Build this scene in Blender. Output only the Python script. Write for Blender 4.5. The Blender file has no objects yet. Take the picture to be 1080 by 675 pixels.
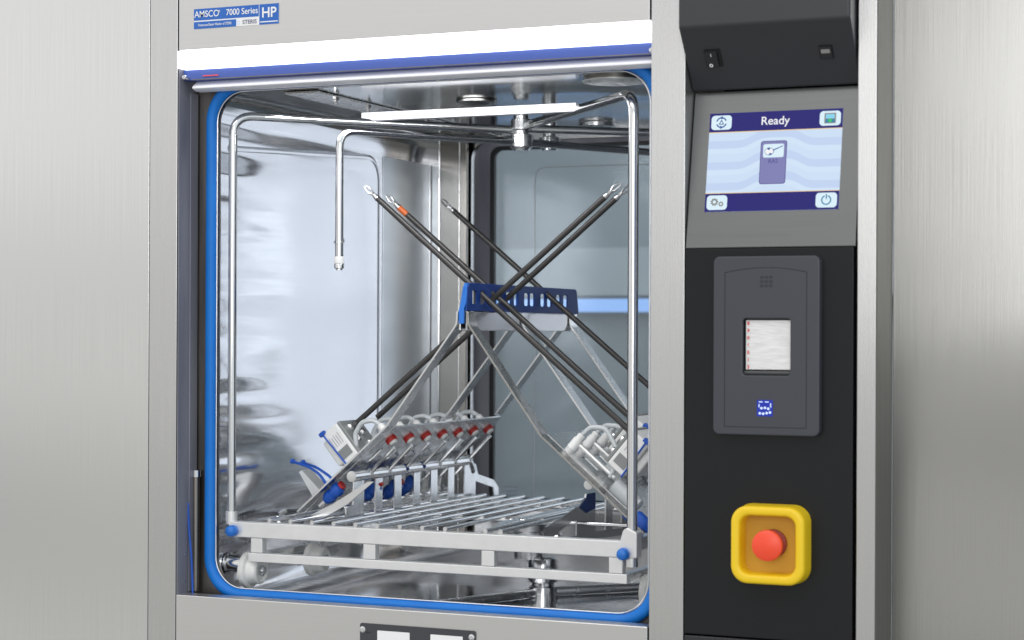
import bpy, bmesh, math, random
from mathutils import Vector, Matrix, Quaternion
random.seed(7)
S = bpy.context.scene
COL = S.collection
# ------------------------------------------------------------------ camera model
FPX = 2000.0
TH = math.atan(.43); sn, cs = math.sin(TH), math.cos(TH); EP = .0042
CAM = Vector((.786, -2.27, 1.3))
F = Vector((-sn, cs, 0))
R = Vector((cs*math.cos(EP), sn*math.cos(EP), math.sin(EP)))
U = Vector((-cs*math.sin(EP), -sn*math.sin(EP), math.cos(EP)))
def ray(px, py): return F + R*((px-540)/FPX) + U*((351-py)/FPX)
def P(px, py, Y):                       # photo pixel -> point on the plane y=Y (measuring aid)
    d = ray(px, py); return CAM + d*((Y-CAM.y)/d.y)
def Q(px, py, X):                       # photo pixel -> point on the plane x=X
    d = ray(px, py); return CAM + d*((X-CAM.x)/d.x)
def X_(px, Y, py=350): return P(px, py, Y).x
def Y_(px, X, py=350): return Q(px, py, X).y
cam_d = bpy.data.cameras.new('camera'); cam = bpy.data.objects.new('camera', cam_d); COL.objects.link(cam)
cam_d.sensor_width = 36; cam_d.lens = FPX/1080*36; cam_d.shift_y = 13.5/1080
cam_d.clip_start = .05; cam_d.clip_end = 200
M = Matrix.Identity(4)
for i in range(3): M[i][0], M[i][1], M[i][2], M[i][3] = R[i], U[i], -F[i], CAM[i]
cam.matrix_world = M
S.camera = cam
# ------------------------------------------------------------------ materials
MATS = {}
def mat(name, base=(.5, .5, .5), metal=0., rough=.4, grain=None, bump=0., spec=.5, emit=None, estr=0., coat=0., roughvar=0., tint=None, wave=None, trans=0., aniso=None):
    m = bpy.data.materials.new(name); m.use_nodes = True; nt = m.node_tree; b = nt.nodes['Principled BSDF']
    b.inputs['Base Color'].default_value = (*base, 1); b.inputs['Metallic'].default_value = metal
    b.inputs['Roughness'].default_value = rough; b.inputs['Specular IOR Level'].default_value = spec
    b.inputs['Coat Weight'].default_value = coat
    b.inputs['Transmission Weight'].default_value = trans
    if emit: b.inputs['Emission Color'].default_value = (*emit, 1); b.inputs['Emission Strength'].default_value = estr
    L = nt.links
    if aniso:
        b.inputs['Anisotropic'].default_value = aniso[0]; cx_ = nt.nodes.new('ShaderNodeCombineXYZ')
        for i_ in range(3): cx_.inputs[i_].default_value = aniso[1][i_]
        L.new(cx_.outputs[0], b.inputs['Tangent'])
    bumpn = None
    if grain:
        tc = nt.nodes.new('ShaderNodeTexCoord'); mp = nt.nodes.new('ShaderNodeMapping'); mp.inputs['Scale'].default_value = grain
        nz = nt.nodes.new('ShaderNodeTexNoise'); nz.inputs['Scale'].default_value = 1; nz.inputs['Detail'].default_value = 5
        L.new(tc.outputs['Object'], mp.inputs['Vector']); L.new(mp.outputs['Vector'], nz.inputs['Vector'])
        if roughvar:
            mr = nt.nodes.new('ShaderNodeMapRange'); mr.inputs['From Min'].default_value = .3; mr.inputs['From Max'].default_value = .7
            mr.inputs['To Min'].default_value = max(.02, rough-roughvar); mr.inputs['To Max'].default_value = rough+roughvar
            L.new(nz.outputs['Fac'], mr.inputs['Value']); L.new(mr.outputs[0], b.inputs['Roughness'])
        if tint:
            mx = nt.nodes.new('ShaderNodeMix'); mx.data_type = 'RGBA'
            mx.inputs[6].default_value = (*base, 1); mx.inputs[7].default_value = (*tint, 1)
            mr2 = nt.nodes.new('ShaderNodeMapRange'); mr2.inputs['From Min'].default_value = .35; mr2.inputs['From Max'].default_value = .65
            L.new(nz.outputs['Fac'], mr2.inputs['Value']); L.new(mr2.outputs[0], mx.inputs[0]); L.new(mx.outputs[2], b.inputs['Base Color'])
        if bump:
            bn = nt.nodes.new('ShaderNodeBump'); bn.inputs['Strength'].default_value = bump; bn.inputs['Distance'].default_value = .001
            L.new(nz.outputs['Fac'], bn.inputs['Height']); bumpn = bn
    if wave:      # gently buckled sheet: (scale xyz, distance)
        tc = nt.nodes.new('ShaderNodeTexCoord'); mp = nt.nodes.new('ShaderNodeMapping'); mp.inputs['Scale'].default_value = wave[0]
        nz = nt.nodes.new('ShaderNodeTexNoise'); nz.inputs['Scale'].default_value = 1; nz.inputs['Detail'].default_value = 1.5
        L.new(tc.outputs['Object'], mp.inputs['Vector']); L.new(mp.outputs['Vector'], nz.inputs['Vector'])
        bw = nt.nodes.new('ShaderNodeBump'); bw.inputs['Strength'].default_value = 1; bw.inputs['Distance'].default_value = wave[1]
        L.new(nz.outputs['Fac'], bw.inputs['Height'])
        if bumpn: L.new(bumpn.outputs[0], bw.inputs['Normal'])
        bumpn = bw
    if bumpn: L.new(bumpn.outputs[0], b.inputs['Normal'])
    MATS[name] = m; return m
mat('brushed_steel', (.60, .597, .588), 1, .27, (900, 900, 6), .05, roughvar=.03, tint=(.565, .562, .553), aniso=(.85, (1, 0, 0)))
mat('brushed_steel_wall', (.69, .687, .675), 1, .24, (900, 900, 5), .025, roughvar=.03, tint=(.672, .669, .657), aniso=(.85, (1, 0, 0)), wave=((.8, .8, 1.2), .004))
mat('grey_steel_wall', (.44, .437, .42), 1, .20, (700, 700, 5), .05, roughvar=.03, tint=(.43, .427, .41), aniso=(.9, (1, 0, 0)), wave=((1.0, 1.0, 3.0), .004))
mat('frame_side_shade', (.105, .10, .085), .4, .42, (500, 500, 4), .03, roughvar=.05)  # dark base colour paints the side face's dim grazing reflection
mat('edge_steel', (.66, .655, .64), 1, .3)
mat('horizontal_brushed', (.65, .645, .635), 1, .36, (5, 700, 700), .04, roughvar=.04, tint=(.635, .63, .62))
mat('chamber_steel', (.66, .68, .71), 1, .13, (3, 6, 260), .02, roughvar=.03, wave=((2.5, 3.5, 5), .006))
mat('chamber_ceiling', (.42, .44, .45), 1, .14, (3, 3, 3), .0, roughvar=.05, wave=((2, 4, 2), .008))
mat('dark_steel', (.20, .185, .165), 1, .4, (60, 60, 4), .1, roughvar=.1, tint=(.26, .24, .22))
mat('jamb_steel', (.28, .28, .31), .35, .5, (20, 20, 3), .1, roughvar=.08, tint=(.17, .17, .21))
mat('polished', (.72, .725, .73), 1, .14)
mat('satin', (.72, .725, .73), 1, .24, (60, 60, 60), .004, roughvar=.05)
mat('bead_blasted', (.80, .80, .795), .6, .38, (40, 40, 40), .05, roughvar=.08, tint=(.74, .74, .735))
mat('reflection_blue', (.74, .79, .84), 1, .40, (4, 8, 60), .02, roughvar=.04)  # bluish tint paints a blurred reflection on the chamber wall
mat('bead_dark', (.36, .37, .38), 1, .22)
mat('bar_lit', (.74, .74, .77), .15, .35)  # steel bar made pale; the lamp strip's light is put into the colour
mat('mid_steel', (.50, .50, .51), 1, .26, (60, 60, 60), .006, roughvar=.0)
mat('flange_steel', (.50, .50, .50), 1, .16)
mat('post_steel', (.27, .255, .235), 1, .2, (20, 20, 1), .02, roughvar=.05)
mat('bracket_steel', (.40, .39, .375), 1, .26, (50, 50, 50), .006, roughvar=.05)
mat('blue_rubber', (.006, .155, .56), 0, .40, (25, 25, 25), .08, spec=.3, roughvar=.08, tint=(.008, .175, .60))
mat('blue_plastic', (.010, .045, .22), 0, .5, spec=.2)
mat('light_blue_plastic', (.012, .15, .55), 0, .35)
mat('blue_cord', (.008, .085, .45), 0, .35)
mat('violet_strip', (.055, .10, .36), 0, .4)
mat('lip', (.92, .92, .97), .0, .3)
mat('led', (.9, .9, .9), 0, .5, emit=(.97, .98, 1), estr=2.6)
mat('led_far', (.3, .5, .9), 0, .5, emit=(.35, .55, 1), estr=.75)
mat('black_plastic', (.020, .021, .023), 0, .36, (500, 500, 500), .05)
mat('hood_plastic', (.030, .033, .037), 0, .36, (700, 700, 700), .08)
mat('fascia', (.0095, .0105, .0115), 0, .25, spec=.3)
mat('gap', (.004, .004, .004), 0, .6)
mat('bezel', (.155, .160, .160), .85, .36, (6, 300, 300), .04, roughvar=.05)
mat('printer', (.044, .048, .061), 0, .42, (900, 900, 900), .1)
mat('printer_dark', (.012, .012, .014), 0, .6)
mat('paper', (.82, .81, .80), 0, .8, (60, 300, 600), .3, tint=(.70, .69, .69))
mat('ink_red', (.75, .10, .11), 0, .8)
mat('yellow', (.86, .58, .008), 0, .42, coat=.1)
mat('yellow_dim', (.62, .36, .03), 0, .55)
mat('red', (.90, .075, .028), 0, .38)
mat('dark_red', (.28, .03, .015), 0, .5)
mat('silicone_red', (.45, .018, .012), 0, .45)
mat('label_blue', (.018, .13, .50), 0, .35)
mat('label_white', (.85, .85, .85), 0, .4)
mat('label_grey', (.22, .22, .30), 0, .5)
mat('wheel', (.80, .80, .77), 0, .45, (60, 60, 60), .1, tint=(.68, .68, .65))
mat('housing', (.80, .80, .79), 0, .38)
mat('housing_grey', (.24, .25, .25), 0, .45)
mat('housing_dark', (.06, .062, .064), 0, .4)
mat('shaft', (.040, .037, .036), 0, .27, (300, 300, 300), .05)
mat('orange', (.60, .13, .03), 0, .45)
mat('clear_hose', (.76, .80, .82), 0, .22, coat=.4, trans=.35)
mat('rubber_black', (.008, .009, .011), 0, .4)
mat('room_wall', (.27, .295, .31), 0, .6)
mat('room_pale', (.42, .45, .47), 0, .5)
mat('name_plate', (.045, .048, .055), 0, .4)
def emat(name, c, st=1.0):
    return mat(name, (0.01, 0.01, 0.01), 0, .35, spec=.1, emit=c, estr=st)
emat('scr_navy', (.018, .015, .17)); emat('scr_light', (.60, .73, .90)); emat('scr_mid', (.53, .65, .87)); emat('scr_pale', (.63, .76, .915))
emat('scr_button', (.70, .86, .95)); emat('scr_yellow', (.85, .62, .34)); emat('scr_white', (.9, .9, .93)); emat('scr_icon', (.045, .11, .34))
emat('scr_grey', (.25, .25, .24)); emat('scr_purple', (.21, .215, .45)); emat('scr_purple_dark', (.07, .055, .24)); emat('scr_green', (.05, .55, .12)); emat('scr_cyan', (.25, .65, .85)); emat('scr_teal', (.03, .22, .38))
emat('icon_led', (.65, .78, 1), 1.2); emat('icon_blue', (.02, .04, .42), 1.0)
def ripple_wall():
    m = mat('chamber_side', (.68, .685, .71), 1, .13, (3, 6, 260), .02, roughvar=.03); nt = m.node_tree; L = nt.links; b = nt.nodes['Principled BSDF']
    prev = b.inputs['Normal'].links[0].from_socket
    tc = nt.nodes.new('ShaderNodeTexCoord'); sp = nt.nodes.new('ShaderNodeSeparateXYZ'); L.new(tc.outputs['Object'], sp.inputs[0])
    a = nt.nodes.new('ShaderNodeMapRange'); a.inputs['From Min'].default_value = .34; a.inputs['From Max'].default_value = .04; a.inputs['To Max'].default_value = 2.0; a.interpolation_type = 'SMOOTHERSTEP'; L.new(sp.outputs['Y'], a.inputs['Value'])
    z = nt.nodes.new('ShaderNodeMapRange'); z.inputs['From Min'].default_value = .62; z.inputs['From Max'].default_value = .42; z.inputs['To Max'].default_value = .9; z.interpolation_type = 'SMOOTHERSTEP'; L.new(sp.outputs['Z'], z.inputs['Value'])
    ad = nt.nodes.new('ShaderNodeMath'); ad.operation = 'ADD'; L.new(a.outputs[0], ad.inputs[0]); L.new(z.outputs[0], ad.inputs[1])
    mp = nt.nodes.new('ShaderNodeMapping'); mp.inputs['Scale'].default_value = (1, 2.2, 17); L.new(tc.outputs['Object'], mp.inputs['Vector'])
    n = nt.nodes.new('ShaderNodeTexNoise'); n.inputs['Scale'].default_value = 1; n.inputs['Detail'].default_value = 1; L.new(mp.outputs[0], n.inputs['Vector'])
    mu = nt.nodes.new('ShaderNodeMath'); mu.operation = 'MULTIPLY'; L.new(n.outputs['Fac'], mu.inputs[0]); L.new(ad.outputs[0], mu.inputs[1])
    n2 = nt.nodes.new('ShaderNodeTexNoise'); n2.inputs['Scale'].default_value = 3; n2.inputs['Detail'].default_value = 1; L.new(tc.outputs['Object'], n2.inputs['Vector'])
    s2 = nt.nodes.new('ShaderNodeMath'); s2.operation = 'ADD'; L.new(mu.outputs[0], s2.inputs[0]); L.new(n2.outputs['Fac'], s2.inputs[1])
    bw = nt.nodes.new('ShaderNodeBump'); bw.inputs['Strength'].default_value = 1; bw.inputs['Distance'].default_value = .009; L.new(s2.outputs[0], bw.inputs['Height']); L.new(prev, bw.inputs['Normal']); L.new(bw.outputs[0], b.inputs['Normal'])
ripple_wall()
# glass: mostly clear sheet with reflection and a little frosting
def glass_mat():
    m = bpy.data.materials.new('pane'); m.use_nodes = True; nt = m.node_tree; nt.nodes.clear(); L = nt.links
    o = nt.nodes.new('ShaderNodeOutputMaterial'); t = nt.nodes.new('ShaderNodeBsdfTransparent'); t.inputs[0].default_value = (.90, .94, .96, 1)
    g = nt.nodes.new('ShaderNodeBsdfGlossy'); g.inputs['Roughness'].default_value = .12; g.inputs[0].default_value = (.9, .95, 1, 1)
    d = nt.nodes.new('ShaderNodeBsdfDiffuse'); d.inputs[0].default_value = (.33, .37, .39, 1)
    rf = nt.nodes.new('ShaderNodeBsdfRefraction'); rf.inputs['IOR'].default_value = 1.0; rf.inputs['Roughness'].default_value = .26; rf.inputs[0].default_value = (.90, .94, .96, 1)
    m0 = nt.nodes.new('ShaderNodeMixShader'); m0.inputs[0].default_value = .65; L.new(t.outputs[0], m0.inputs[1]); L.new(rf.outputs[0], m0.inputs[2])
    fr = nt.nodes.new('ShaderNodeFresnel'); fr.inputs[0].default_value = 1.5
    m1 = nt.nodes.new('ShaderNodeMixShader'); m1.inputs[0].default_value = .12; L.new(m0.outputs[0], m1.inputs[1]); L.new(d.outputs[0], m1.inputs[2])
    m2 = nt.nodes.new('ShaderNodeMixShader'); L.new(fr.outputs[0], m2.inputs[0]); L.new(m1.outputs[0], m2.inputs[1]); L.new(g.outputs[0], m2.inputs[2])
    L.new(m2.outputs[0], o.inputs[0]); MATS['pane'] = m
glass_mat()
# ------------------------------------------------------------------ mesh helpers
class MB:
    def __init__(s): s.b = bmesh.new()
    def _add(s, verts, faces):
        vs = [s.b.verts.new(v) for v in verts]
        for f in faces:
            try: s.b.faces.new([vs[i] for i in f])
            except ValueError: pass
        return s
    def box(s, a, b):
        a, b = Vector(a), Vector(b)
        x0, x1 = sorted((a.x, b.x)); y0, y1 = sorted((a.y, b.y)); z0, z1 = sorted((a.z, b.z))
        v = [(x, y, z) for x in (x0, x1) for y in (y0, y1) for z in (z0, z1)]
        return s._add(v, [(0,1,3,2),(4,6,7,5),(0,4,5,1),(2,3,7,6),(0,2,6,4),(1,5,7,3)])
    def obox(s, c, ax, ay, az, hx, hy, hz):   # oriented box
        c, ax, ay, az = map(Vector, (c, ax, ay, az))
        v = [c + ax*(hx*i) + ay*(hy*j) + az*(hz*k) for i in (-1, 1) for j in (-1, 1) for k in (-1, 1)]
        return s._add(v, [(0,1,3,2),(4,6,7,5),(0,4,5,1),(2,3,7,6),(0,2,6,4),(1,5,7,3)])
    def prism(s, poly, off):                  # polygon (3D pts) extruded by vector
        off = Vector(off); n = len(poly); v = [Vector(p) for p in poly] + [Vector(p)+off for p in poly]
        return s._add(v, [tuple(range(n))[::-1], tuple(range(n, 2*n))] + [(i, (i+1) % n, n+(i+1) % n, n+i) for i in range(n)])
    def tube(s, pts, r, seg=14, closed=False, square=False, caps=True, up=None):
        pts = [Vector(p) for p in pts]; n = len(pts); rings = []
        if square: seg = 4
        rr_ = r if isinstance(r, (list, tuple)) else [r]*n
        def tan(i):
            if closed: return (pts[(i+1) % n]-pts[i-1]).normalized()
            if i == 0: return (pts[1]-pts[0]).normalized()
            if i == n-1: return (pts[-1]-pts[-2]).normalized()
            return ((pts[i+1]-pts[i]).normalized()+(pts[i]-pts[i-1]).normalized()).normalized()
        t0 = tan(0); a = Vector(up) if up else (Vector((0, 0, 1)) if abs(t0.z) < .9 else Vector((1, 0, 0)))
        nrm = (a - t0*a.dot(t0)).normalized(); tp = t0
        for i in range(n):
            t = tan(i); q = tp.rotation_difference(t); nrm = (q @ nrm); nrm = (nrm - t*nrm.dot(t)).normalized(); tp = t
            bi = t.cross(nrm); ring = []
            for k in range(seg):
                an = 2*math.pi*k/seg + (math.pi/4 if square else 0); rad = rr_[i]*(1.4142 if square else 1)
                ring.append(s.b.verts.new(pts[i]+nrm*(rad*math.cos(an))+bi*(rad*math.sin(an))))
            rings.append(ring)
        m = n if closed else n-1
        for i in range(m):
            A, B = rings[i], rings[(i+1) % n]
            for k in range(seg): s.b.faces.new((A[k], A[(k+1) % seg], B[(k+1) % seg], B[k]))
        if caps and not closed: s.b.faces.new(rings[0][::-1]); s.b.faces.new(rings[-1])
        return s
    def lathe(s, o, axis, prof, seg=28):      # prof: (radius, distance along axis)
        o, axis = Vector(o), Vector(axis).normalized(); a = Vector((0, 0, 1)) if abs(axis.z) < .9 else Vector((1, 0, 0))
        u = (a-axis*a.dot(axis)).normalized(); w = axis.cross(u); rings = []
        for (r, h) in prof: rings.append([s.b.verts.new(o+axis*h+(u*math.cos(2*math.pi*k/seg)+w*math.sin(2*math.pi*k/seg))*max(r, 1e-5)) for k in range(seg)])
        for A, B in zip(rings, rings[1:]):
            for k in range(seg): s.b.faces.new((A[k], A[(k+1) % seg], B[(k+1) % seg], B[k]))
        s.b.faces.new(rings[0][::-1]); s.b.faces.new(rings[-1]); return s
    def cyl(s, a, b, r, seg=20): a, b = Vector(a), Vector(b); return s.lathe(a, b-a, [(r, 0), (r, (b-a).length)], seg)
    def build(s, name, m, parent=None, smooth=True, bevel=0, angle=40, label=None):
        bmesh.ops.recalc_face_normals(s.b, faces=s.b.faces)
        me = bpy.data.meshes.new(name); s.b.to_mesh(me); s.b.free()
        return link(name, me, m, parent, smooth, bevel, angle, label)
def wloc(o):
    v = Vector(o.location)
    while o.parent: o = o.parent; v += o.location
    return v
def link(name, me, m, parent=None, smooth=True, bevel=0, angle=40, label=None):
    o = bpy.data.objects.new(name, me); COL.objects.link(o)
    me.materials.clear(); me.materials.append(MATS[m])
    if parent is not None:
        o.parent = parent; me.transform(Matrix.Translation(-wloc(parent)))
    if smooth:
        for p in me.polygons: p.use_smooth = True
        bm = bmesh.new(); bm.from_mesh(me); ca = math.radians(angle)
        for e in bm.edges: e.smooth = not (len(e.link_faces) == 2 and e.calc_face_angle(0) > ca)
        bm.to_mesh(me); bm.free()
    if bevel:
        b = o.modifiers.new('bevel', 'BEVEL'); b.width = bevel; b.segments = 2; b.limit_method = 'ANGLE'; b.angle_limit = math.radians(35); b.harden_normals = True
    if label: o['label'] = label
    return o
def fillet(pts, r, n=7):
    pts = [Vector(p) for p in pts]; out = [pts[0]]
    for i in range(1, len(pts)-1):
        a, b, c_ = pts[i-1], pts[i], pts[i+1]; rr_ = r[i-1] if isinstance(r, (list, tuple)) else r
        d1, d2 = (a-b).normalized(), (c_-b).normalized(); ang = d1.angle(d2)
        if ang > 3.10 or rr_ <= 0: out.append(b); continue
        tl = min(rr_/math.tan(ang/2), (a-b).length*.48, (c_-b).length*.48)
        p0, p1 = b+d1*tl, b+d2*tl
        for k in range(n+1):
            t = k/n; out.append(p0*(1-t)**2 + b*(2*t*(1-t)) + p1*t*t)
    out.append(pts[-1]); return out
def rr(x0, y0, x1, y1, r, n=7):
    out = []
    for cx, cy, a0 in ((x1-r, y1-r, 0), (x0+r, y1-r, 90), (x0+r, y0+r, 180), (x1-r, y0+r, 270)):
        for k in range(n+1):
            a = math.radians(a0+90*k/n); out.append((cx+r*math.cos(a), cy+r*math.sin(a)))
    return out
def circ(cx, cy, r, n=20, sx=1): return [(cx+r*sx*math.cos(2*math.pi*k/n), cy+r*math.sin(2*math.pi*k/n)) for k in range(n)]
def basis(o, x, y):
    x = Vector(x).normalized(); y = Vector(y); y = (y-x*y.dot(x)).normalized(); z = x.cross(y); m = Matrix.Identity(4)
    for i in range(3): m[i][0], m[i][1], m[i][2], m[i][3] = x[i], y[i], z[i], Vector(o)[i]
    return m
def curve_mesh(name, outs, th, bev=0, closed_bev=1):
    cu = bpy.data.curves.new(name, 'CURVE'); cu.dimensions = '2D'; cu.fill_mode = 'BOTH'; cu.extrude = max(th/2-bev, 0); cu.bevel_depth = bev; cu.bevel_resolution = 2
    if bev: cu.offset = -bev
    for o in outs:
        sp = cu.splines.new('POLY'); sp.points.add(len(o)-1); sp.use_cyclic_u = True
        for i, (x, y) in enumerate(o): sp.points[i].co = (x, y, 0, 1)
    ob = bpy.data.objects.new(name, cu); COL.objects.link(ob); dg = bpy.context.evaluated_depsgraph_get()
    me = bpy.data.meshes.new_from_object(ob.evaluated_get(dg)); bpy.data.objects.remove(ob); bpy.data.curves.remove(cu); me.name = name
    bm = bmesh.new(); bm.from_mesh(me); bmesh.ops.remove_doubles(bm, verts=bm.verts, dist=1e-5); bmesh.ops.recalc_face_normals(bm, faces=bm.faces); bm.to_mesh(me); bm.free()
    return me
def plate(name, outs, th, bs, m, parent=None, bev=0, smooth=True, label=None):
    """outs: outline + holes in the basis' xy; front face (local +z) sits at z=0"""
    me = curve_mesh(name, outs, th, bev); me.transform(Matrix.Translation((0, 0, -th/2))); me.transform(bs)
    return link(name, me, m, parent, smooth, angle=14, label=label)
def text(name, body, size, bs, m, parent, align='CENTER', th=.0004, bold=0, sx=1, spacing=1):
    cu = bpy.data.curves.new(name, 'FONT'); cu.body = body; cu.size = size; cu.align_x = align; cu.align_y = 'CENTER'; cu.extrude = th/2; cu.offset = bold; cu.space_character = spacing
    ob = bpy.data.objects.new(name, cu); COL.objects.link(ob); dg = bpy.context.evaluated_depsgraph_get()
    me = bpy.data.meshes.new_from_object(ob.evaluated_get(dg)); bpy.data.objects.remove(ob); me.name = name
    me.transform(Matrix.Diagonal((sx, 1, 1, 1))); me.transform(bs)
    return link(name, me, m, parent, False)
def thing(name, loc, label, cat, group=None):
    o = bpy.data.objects.new(name, None); COL.objects.link(o); o.location = loc; o['label'] = label; o['category'] = cat
    o.empty_display_size = .05
    if group: o['group'] = group
    return o
FRONT = lambda x, y, z: basis((x, y, z), (1, 0, 0), (0, 0, 1))     # +z local = -Y world (towards the viewer)
# ================================================================== THE WASHER
W = thing('washer', (-.2, 0, .6), 'stainless steel washer cabinet with a raised hatch, blue door seal and black control console', 'washer')
XL0, XR0 = -.7042, 0.0            # opening in the front, left / right
Z_SILL, Z_LAMP_T, Z_LAMP_B = .929, 1.695, 1.6705
XS = .2638; XE = .2867            # console right edge, frame right edge
CH0, CH1 = .055, .745             # chamber front / rear
YB = .09
# front sheet metal
MB().box((-.7511, 0, .2), (XL0-.0012, .03, 2.4)).build('front_post', 'brushed_steel', W, bevel=.001)
MB().box((XL0+.0006, 0, Z_LAMP_T+.0008), (-.0022, .03, 2.4)).build('header_panel', 'horizontal_brushed', W, bevel=.0012)
MB().box((0.0, -.0005, .2), (.0452, .06, 2.4)).build('front_post', 'brushed_steel', W, bevel=.001)
MB().box((XL0-.0004, 0, .2), (-.0022, .026, Z_SILL)).build('sill_panel', 'horizontal_brushed', W, bevel=.0015)
fr = MB().box((XS, 0, .2), (XE, YB-.001, 2.4)).build('console_frame', 'brushed_steel', W, bevel=.001)
MB().box((XE+.0001, .0012, .2), (XE+.0010, YB-.0015, 2.4)).build('frame_side_shade', 'frame_side_shade', W)  # thin dark sheet added to shade the frame's side face
# dark backing behind seams
MB().box((-.7517, .032, .2), (-.7042, .05, 2.4)).build('inner_frame', 'dark_steel', W)
MB().box((-.0022, .031, .2), (-.0003, .05, 2.4)).build('seam_strip', 'gap', W)
# lamp strip across the header, violet channel and hatch lip below it
lamp = MB().box((XL0+.001, -.001, Z_LAMP_B), (-.0024, .022, Z_LAMP_T-.0004)).build('light_strip', 'led', W, bevel=.001)
X_LIP = X_(204, .02); ZLB = P(430, 83.6, .016).z
ch = MB().box((XL0+.001, .012, ZLB+.0145), (-.0024, .030, Z_LAMP_B-.0008)).build('lamp_channel', 'violet_strip', W, bevel=.001)
hatch = MB().prism([(X_LIP, .022, ZLB+.0), (X_LIP, .014, ZLB+.003), (X_LIP, .014, ZLB+.006), (X_LIP, .026, ZLB+.0145), (X_LIP, .036, ZLB+.0145), (X_LIP, .036, ZLB)], (-.0026-X_LIP, 0, 0)).build('hatch_edge', 'lip', W, bevel=.0008)
MB().box((X_LIP, .0113, ZLB+.0146), (-.0026, .0125, ZLB+.0158)).build('edge_line', 'dark_steel', hatch)
MB().box((X_LIP+.02, .0105, ZLB+.0190), (X_LIP+.045, .012, ZLB+.0205)).build('red_mark', 'ink_red', ch)
for xs, zs in ((X_(190.5, -.004), P(190.5, 81, -.004).z), (X_(684, -.004), P(684, 52, -.004).z)):
    sc = MB().lathe((xs, .012, zs), (0, -1, 0), [(.0036, 0), (.0036, .008), (.003, .0105), (.0012, .0108), (.0010, .0095)], 18).build('hinge_screw', 'polished', hatch)
# left jamb (faces +X) and surround plate
MB().box((XL0-.0002, .0015, Z_SILL), (XL0+.0012, .04, Z_LAMP_B)).build('door_jamb', 'jamb_steel', W)
JX = XL0+.0012
surround = plate('surround_plate', [[(-.76, .85), (.08, .85), (.08, 1.74), (-.76, 1.74)], rr(-.6682, .9340, -.0138, 1.6407, .045, 10)], .004, FRONT(0, .052, 0), 'dark_steel', W)
sx = X_(206, .05)
MB().box((XL0+.002, .030, Z_SILL+.0), (sx-.0015, .050, 1.64)).build('guide_rail', 'jamb_steel', W, bevel=.001)
gp = MB().cyl((sx+.006, .044, Z_SILL), (sx+.006, .044, P(210, 503, .044).z), .0052).build('guide_rod', 'dark_steel', W)
MB().cyl((sx+.006, .044, P(210, 503, .044).z), (sx+.006, .044, P(210, 496, .044).z), .0068).build('collar', 'polished', gp)
cb = fillet([P(198, 530, .028), P(199.5, 560, .028), P(202, 590, .028), P(203.5, 630, .028)], .1)
MB().tube(cb, .0016, 8).build('cable', 'blue_cord', W)
for y_ in (585, 613):
    p = P(190, y_, .014); MB().lathe((XL0+.001, .02, p.z), (1, 0, 0), [(.0016, 0), (.0016, .0012), (.0008, .0016)], 12).build('rivet', 'polished', W)
# gasket
gx0, gx1, gz0, gz1 = -.6764, -.0066, .9272, 1.6500
gpts = [(x, .045, z) for x, z in rr(gx0, gz0, gx1, gz1, .052, 12)]
MB().tube(gpts, .0084, 16, closed=True).build('door_seal', 'blue_rubber', W)
gi = [(x, .0445, z) for x, z in rr(gx0+.0095, gz0+.0095, gx1-.0095, gz1-.0095, .044, 12)]
MB().tube(gi, .0013, 8, closed=True).build('seal_retainer', 'satin', W)
# chamber tub
cx0, cx1, cz0, cz1 = -.668, -.014, .905, 1.6405
def tub(name, arc, m):
    arc = list(arc)
    if len(arc) > 3:
        new = [arc[0]]
        for (x0_, z0_), (x1_, z1_) in zip(arc, arc[1:]):
            Ld = math.hypot(x1_-x0_, z1_-z0_)
            if Ld > .1:
                for t in (.004/Ld, .5, 1-.004/Ld): new.append((x0_+(x1_-x0_)*t, z0_+(z1_-z0_)*t))
            new.append((x1_, z1_))
        arc = new
    b = MB(); mx_, mz_ = (cx0+cx1)/2, (cz0+cz1)/2
    def sheet(g, flip):
        ar = [(x+(g if x > mx_ else -g), z+(g if z > mz_ else -g)) for x, z in arc]
        r0 = [b.b.verts.new((x, CH0, z)) for x, z in ar]; r1 = [b.b.verts.new((x, CH1, z)) for x, z in ar]
        for i in range(len(arc)-1):
            q = (r0[i], r0[i+1], r1[i+1], r1[i]); b.b.faces.new(q if flip else q[::-1])
    sheet(0, True); sheet(.003, False)
    me = bpy.data.meshes.new(name); b.b.to_mesh(me); b.b.free()
    return link(name, me, m, W, angle=60)
prof = rr(cx0, cz0, cx1, cz1, .045, 10)   # order: TR corner, TL corner, BL corner, BR corner
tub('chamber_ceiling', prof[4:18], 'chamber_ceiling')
tub('chamber_wall', prof[17:28], 'chamber_side')
tub('chamber_floor', prof[27:39], 'chamber_steel')
tub('chamber_wall', prof[38:]+prof[:5], 'chamber_steel')
# rear wall with window opening and rear door
wx0, wx1 = X_(497, CH1), .2
wz1, wz0 = P(505, 150, CH1).z, P(600, 540, CH1).z
MB().box((X_(467, .735), .722, .95), (X_(495, .735), CH1-.0155, wz1+.012)).build('corner_post', 'post_steel', W, bevel=.002)
rw = plate('rear_wall', [[(cx0-.02, cz0-.02), (cx1+.02, cz0-.02), (cx1+.02, cz1+.02), (cx0-.02, cz1+.02)], rr(wx0, wz0, cx1-.03, wz1, .03, 8)], .012, FRONT(0, CH1-.002, 0), 'flange_steel', W)
MB().tube([(X_(466, CH1-.004), CH1-.017, .95), (X_(466, CH1-.004), CH1-.017, wz1+.01)], .0022, 8).build('corner_bead', 'polished', rw)
MB().tube([(X_(484, .722), .7215, .95), (X_(484, .722), .7215, wz1+.01)], .0010, 8).build('corner_bead', 'satin', rw)
dr = thing  # (namespace guard)
DB = P(600, 531, .80).z; dx0 = X_(517.5, .80); dz1 = P(530, 155, .80).z
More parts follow.
